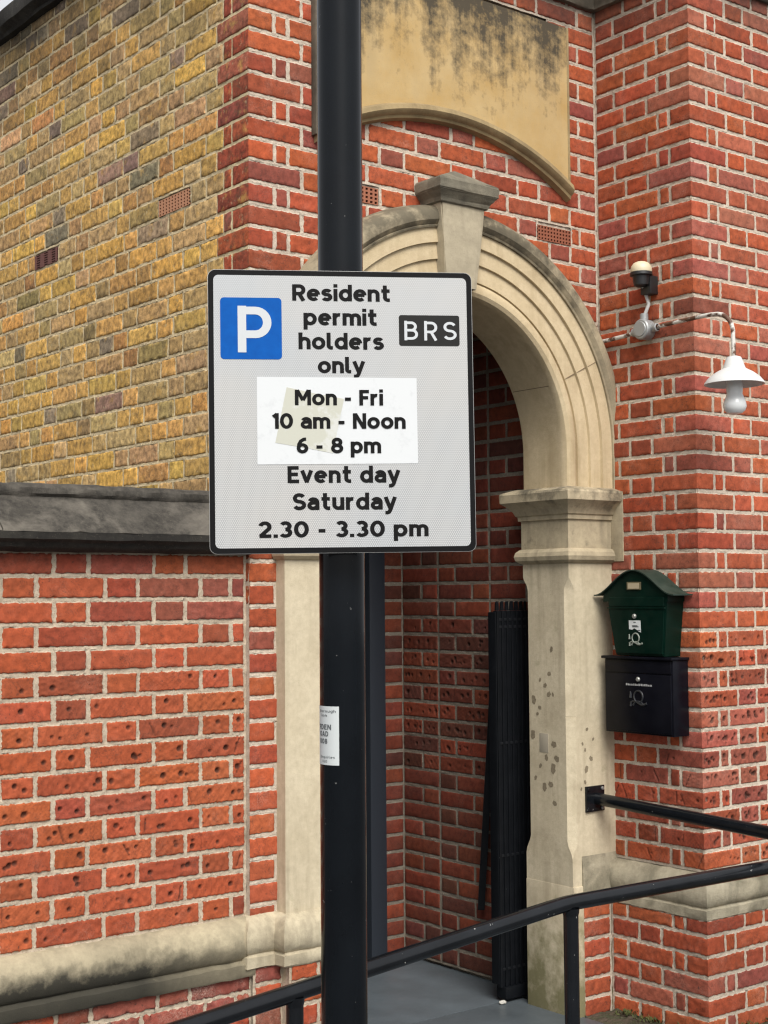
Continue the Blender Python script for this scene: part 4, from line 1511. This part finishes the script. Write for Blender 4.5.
mgreen = mat('green_enamel', (.004, .035, .018), .33, spec=.16)
k = NB(mgreen)
k.base(k.mix(k.ramp(k.noise(14, 4), .35, .7), (.0012, .011, .0072), (.002, .015, .0098)))
k.rough(k.ramp(k.noise(30, 4), .3, .7, .28, .5))
mblack = mat('black_enamel', (.008, .0085, .012), .33, spec=.16)
k = NB(mblack)
k.base(k.mix(k.ramp(k.noise(14, 4), .35, .7), (.003, .0032, .006), (.006, .0065, .010)))
silver = mat('worn_silver', (.4, .4, .37), .45, .6)
gb = empty('green_mailbox', (XR, -.26, 1.39), 'dark green metal mailbox with curved roof mounted above a black mailbox', 'mailbox')
XF = 1.592
bm = bmesh.new()
sec = [(1.392, -.153, -.398, XF + .006), (1.6, -.12, -.42, XF), (1.63, -.118, -.422, XF)]
rows = [[bm.verts.new(q) for q in ((XR - .002, y0, z), (xf, y0, z), (xf, y1, z), (XR - .002, y1, z))] for z, y0, y1, xf in sec]
for a, b in zip(rows, rows[1:]):
    for i in range(4):
        bm.faces.new((a[i], a[(i + 1) % 4], b[(i + 1) % 4], b[i]))
bm.faces.new(rows[0][::-1])
bm.faces.new(rows[-1])
bmesh.ops.bevel(bm, geom=[e for e in bm.edges if e.verts[0].co.x < 1.62 and e.verts[1].co.x < 1.62], offset=.003, segments=2, affect='EDGES')
gbody = bm_obj('body', bm, mgreen, gb)
# curved ogee roof
RYC = -.262


def roofz(t):
    a = abs(t)
    return 1.624 + .1 * (.5 + .5 * math.cos(math.pi * min(1, a))) ** .85 + .004 * max(0, a - .8) / .2


bm = bmesh.new()
RN = 40
top, bot = [], []
for i in range(RN + 1):
    t = -1 + 2 * i / RN
    y = RYC + t * .204
    z = roofz(t)
    top.append([bm.verts.new((x, y, z)) for x in (XF - .014, XF - .004, XR - .002)])
    bot.append([bm.verts.new((x, y, z - .005)) for x in (XF - .014, XF - .004, XR - .002)])
for i in range(RN):
    for j in range(2):
        bm.faces.new((top[i][j], top[i][j + 1], top[i + 1][j + 1], top[i + 1][j]))
        bm.faces.new((bot[i][j], bot[i + 1][j], bot[i + 1][j + 1], bot[i][j + 1]))
    bm.faces.new((top[i][0], top[i + 1][0], bot[i + 1][0], bot[i][0]))
    bm.faces.new((top[i][2], bot[i][2], bot[i + 1][2], top[i + 1][2]))
for i in (0, RN):
    bm.faces.new((top[i][0], bot[i][0], bot[i][1], top[i][1]))
    bm.faces.new((top[i][1], bot[i][1], bot[i][2], top[i][2]))
mroof = mat('green_roof', (.012, .045, .027), .55)
k = NB(mroof)
k.base(k.mix(k.ramp(k.noise(14, 5, .65), .35, .7), (.005, .02, .013), (.03, .045, .034)))
bm_obj('roof', bm, mroof, gb, smooth=R(40))
bm = bmesh.new()      # tympanum under the roof
ol = [(RYC + t * .165, roofz(t * .835) - .005) for t in [-1 + 2 * i / 24 for i in range(25)]] + [(RYC + .165, 1.6), (RYC - .165, 1.6)]
add_prism(bm, ol, lambda p: (XF - .001, p[0], p[1]), lambda p: (XR - .004, p[0], p[1]))
bm_obj('gable', bm, mgreen, gb, smooth=None)
bm = bmesh.new()
add_prism(bm, [(-.128, 1.572), (-.410, 1.572), (-.394, 1.402), (-.158, 1.402)], lambda p: (XF - .005 + (1.58 - p[1]) * .028, p[0], p[1]), lambda p: (XF + .012, p[0], p[1]))
gd = bm_obj('door', bm, mgreen, gb, smooth=None)
bm = bmesh.new()
add_box(bm, (XF - .008, -.415, 1.573), (XF + .004, -.124, 1.579), .001)
add_box(bm, (XF - .004, -.41, 1.581), (XF + .004, -.128, 1.618), .002)
bm_obj('flap', bm, mgreen, gb, smooth=None)
bm = bmesh.new()
add_box(bm, (XF - .006, -.296, 1.646), (XF + .0, -.226, 1.676), .001)
nw = bm_obj('name_holder', bm, mat('dull_brass', (.22, .19, .11), .45, .5), gb, smooth=None)
bm = bmesh.new()
add_box(bm, (XF - .0075, -.29, 1.65), (XF - .003, -.233, 1.672))
bm_obj('name_card', bm, mat('old_card', (.42, .35, .23), .7), nw, smooth=None)
lockp = [(.0, -.008), (.0065, -.0075), (.009, -.004), (.0095, 0)]
bm = bmesh.new()
add_lathe(bm, lockp, (XF - .004, -.262, 1.544), (1, 0, 0), 16)
bm_obj('lock', bm, silver, gd)
bm = bmesh.new()      # half-torn white label
add_prism(bm, [(-.232, 1.528), (-.292, 1.528), (-.292, 1.482), (-.282, 1.485), (-.272, 1.492), (-.258, 1.498), (-.248, 1.492), (-.236, 1.494), (-.232, 1.494)], lambda p: (XF - .0045 + (1.58 - p[1]) * .028 - .001, p[0], p[1]), lambda p: (XF + .001, p[0], p[1]))
lab = bm_obj('label', bm, mat('white_label', (.68, .7, .7), .55), gd, smooth=None)
bm = bmesh.new()
for y0, y1, z in ((-.268, -.256, 1.519), (-.276, -.248, 1.506), (-.282, -.25, 1.502), (-.29, -.276, 1.488)):
    xx = XF - .0045 + (1.58 - z) * .028 - .0016
    vs = [bm.verts.new((xx, y, zz)) for y, zz in ((y0, z), (y1, z), (y1, z + .0035), (y0, z + .0035))]
    bm.faces.new(vs)
bm_obj('print', bm, ink, lab, smooth=None, fix=False)


def horn(bm, cy, cz, xf, s=1.):
    """post-horn emblem: looped ring over two crossing curved tubes with a flared bell"""
    def run(pts, r0, r1):
        P3 = [(xf(z), y, z) for y, z in pts]
        r0, r1 = r0 * 1.35, r1 * 1.35
        add_tube(bm, P3, r0, 8, radii=[r0 + (r1 - r0) * i / (len(P3) - 1) for i in range(len(P3))])
    run([(cy - .026 * s * math.cos(a), cz + .012 * s + .027 * s * math.sin(a)) for a in [2 * math.pi * i / 24 for i in range(25)]], .0032 * s, .0032 * s)
    run([(cy + .026 * s * math.cos(R(a)) * 1.25, cz - .035 * s + .026 * s * math.sin(R(a))) for a in range(15, 170, 10)], .0034 * s, .002 * s)
    run([(cy + .05 * s - .1 * s * t, cz - .016 * s + .008 * s * math.sin(6.3 * t)) for t in [i / 10 for i in range(11)]], .0024 * s, .0042 * s)
    run([(cy + .046 * s, cz - .032 * s), (cy + .045 * s, cz - .02 * s), (cy + .04 * s, cz - .012 * s)], .0042 * s, .002 * s)
    run([(cy + .047 * s, cz + .006 * s), (cy + .046 * s, cz + .02 * s), (cy + .048 * s, cz + .034 * s)], .0048 * s, .0025 * s)


bm = bmesh.new()
horn(bm, -.264, 1.452, lambda z: XF - .005 + (1.58 - z) * .028, .68)
bm_obj('emblem', bm, mat('emblem_grey', (.27, .3, .26), .5, .2), gd)

bb = empty('black_mailbox', (XR, -.26, 1.09), 'plain black rectangular metal mailbox fixed beneath the green mailbox', 'mailbox')
XB = 1.602
bm = bmesh.new()
add_box(bm, (XB, -.437, 1.092), (XR - .002, -.09, 1.378), .003)
bm_obj('body', bm, mblack, bb)
bm = bmesh.new()
add_box(bm, (XB - .014, -.443, 1.3785), (XR - .001, -.082, 1.389), .003)
bm_obj('lid', bm, mblack, bb)
bm = bmesh.new()
add_box(bm, (XB - .006, -.43, 1.1), (XB + .003, -.098, 1.322), .002)
bd = bm_obj('door', bm, mblack, bb)
bm = bmesh.new()
add_box(bm, (XB - .005, -.43, 1.3265), (XB + .003, -.098, 1.373), .002)
bm_obj('flap', bm, mblack, bb)
bm = bmesh.new()
add_lathe(bm, lockp, (XB - .005, -.268, 1.302), (1, 0, 0), 16)
bm_obj('lock', bm, silver, bd)
bm = bmesh.new()       # worn, unreadable line of pale print under the lock
y = -.205
while y > -.335:
    w = rnd.uniform(.003, .008)
    h = rnd.uniform(.006, .0085)
    vs = [bm.verts.new((XB - .0066, yy, zz)) for yy, zz in ((y, 1.277), (y - w, 1.277), (y - w, 1.277 + h), (y, 1.277 + h))]
    bm.faces.new(vs)
    y -= w + rnd.uniform(.0012, .003)
bm_obj('print', bm, mat('worn_print', (.36, .36, .36), .6), bd, smooth=None, fix=False)
bm = bmesh.new()
horn(bm, -.268, 1.225, lambda z: XB - .0062, .85)
bm_obj('emblem', bm, mat('emblem_black', (.02, .022, .026), .4, .0), bd)

# ------------------------------------------------------------------ outside lamp
lampm = mat('white_enamel_worn', (.7, .7, .67), .4)
k = NB(lampm)
c = k.mix(k.ramp(k.noise(20, 5, .65), .6, .75), (.6, .61, .6), (.4, .385, .35))
k.base(c)
pipem = mat('rusty_painted_pipe', (.6, .58, .54), .6)
k = NB(pipem)
c = k.mix(k.ramp(k.noise(16, 4, .6), .5, .56), (.62, .6, .55), (.1, .045, .025))
k.base(c)
k.bump(k.noise(90, 4), .5, .002)
lamp = empty('wall_lamp', (1.65, -.27, 2.66), 'outside wall lamp with white enamel shade on a rusty curved pipe', 'lamp')
XP = 1.672
bm = bmesh.new()
LX = 1.65
pts = [(XP, -.03, 2.652), (XP, -.15, 2.657), (XP, -.27, 2.665)]
pts += [(XP, -.40, 2.672), (XP - .004, -.52, 2.674), (LX + .005, -.60, 2.671)]
for a in range(80, -11, -15):
    pts.append((LX, -.63 - .082 * math.cos(R(a)), 2.588 + .08 * math.sin(R(a))))
pts += [(LX, -.7125, 2.54), (LX, -.713, 2.495)]
add_tube(bm, pts, .0082, 14)
bm_obj('pipe', bm, pipem, lamp)
bm = bmesh.new()
add_lathe(bm, [(0, -.034), (.036, -.033), (.04, -.028), (.04, .014), (.036, .016), (0, .016)], (XP - .002, -.272, 2.665), (1, 0, 0), 28)
add_lathe(bm, [(0, -.037), (.028, -.0365), (.03, -.033)], (XP - .002, -.272, 2.665), (1, 0, 0), 24)
add_lathe(bm, [(.0165, .03), (.0165, .062), (.012, .064)], (XP - .01, -.272, 2.665), (0, 0, 1), 14)
add_lathe(bm, [(.0165, .03), (.0165, .062), (.012, .064)], (XP - .005, -.272, 2.665), (0, -1, 0.03), 14)
add_lathe(bm, [(.0165, .03), (.0165, .062), (.012, .064)], (XP - .005, -.272, 2.665), (0, 1, -.05), 14)
bm_obj('junction_box', bm, mat('grey_conduit', (.33, .34, .34), .5, .4), lamp)
SHC = (LX, -.713, 2.405)
bm = bmesh.new()
add_lathe(bm, [(.012, .095), (.026, .09), (.03, .082), (.037, .062), (.042, .048), (.068, .034), (.092, .016), (.107, -.002), (.110, -.010), (.107, -.011), (.103, -.004), (.088, .009), (.07, .024), (.04, .03), (.0, .032)], SHC, seg=40)
bm_obj('shade', bm, lampm, lamp, smooth=R(30))
bm = bmesh.new()
add_lathe(bm, [(.029, .02), (.03, -.03), (.0285, -.045), (.034, -.06), (.041, -.078), (.0425, -.092), (.038, -.106), (.026, -.117), (.0, -.122)], SHC, seg=28)
bulb = mat('frosted_bulb', (.72, .74, .74), .2)
bm_obj('bulb', bm, bulb, lamp, smooth=R(30))

sens = empty('light_sensor', (1.62, -.288, 2.88), 'small cream-domed light sensor on a black bracket above the lamp junction box', 'sensor')
SXC = (1.632, -.288, 2.885)
bm = bmesh.new()
add_lathe(bm, [(.041, .0), (.042, .01), (.039, .024), (.03, .036), (.017, .042), (.0, .044)], SXC, seg=28)
bm_obj('dome', bm, mat('cream_plastic', (.62, .55, .38), .45), sens)
blkp = mat('black_plastic', (.012, .012, .013), .45)
bm = bmesh.new()
add_lathe(bm, [(.0, .0), (.043, .0), (.044, -.012), (.034, -.016), (.03, -.05), (.02, -.056), (.0, -.056)], SXC, seg=28)
add_box(bm, (1.645, -.322, 2.80), (XR, -.27, 2.872), .004)
bm_obj('bracket', bm, blkp, sens)
bm = bmesh.new()
add_tube(bm, [(1.645, -.283, 2.835), (1.66, -.278, 2.82), (1.668, -.283, 2.79), (1.671, -.289, 2.765), (1.667, -.28, 2.74), (1.664, -.273, 2.722)], .007, 10)
bm_obj('cable', bm, mat('grey_cable', (.5, .5, .49), .5), sens)
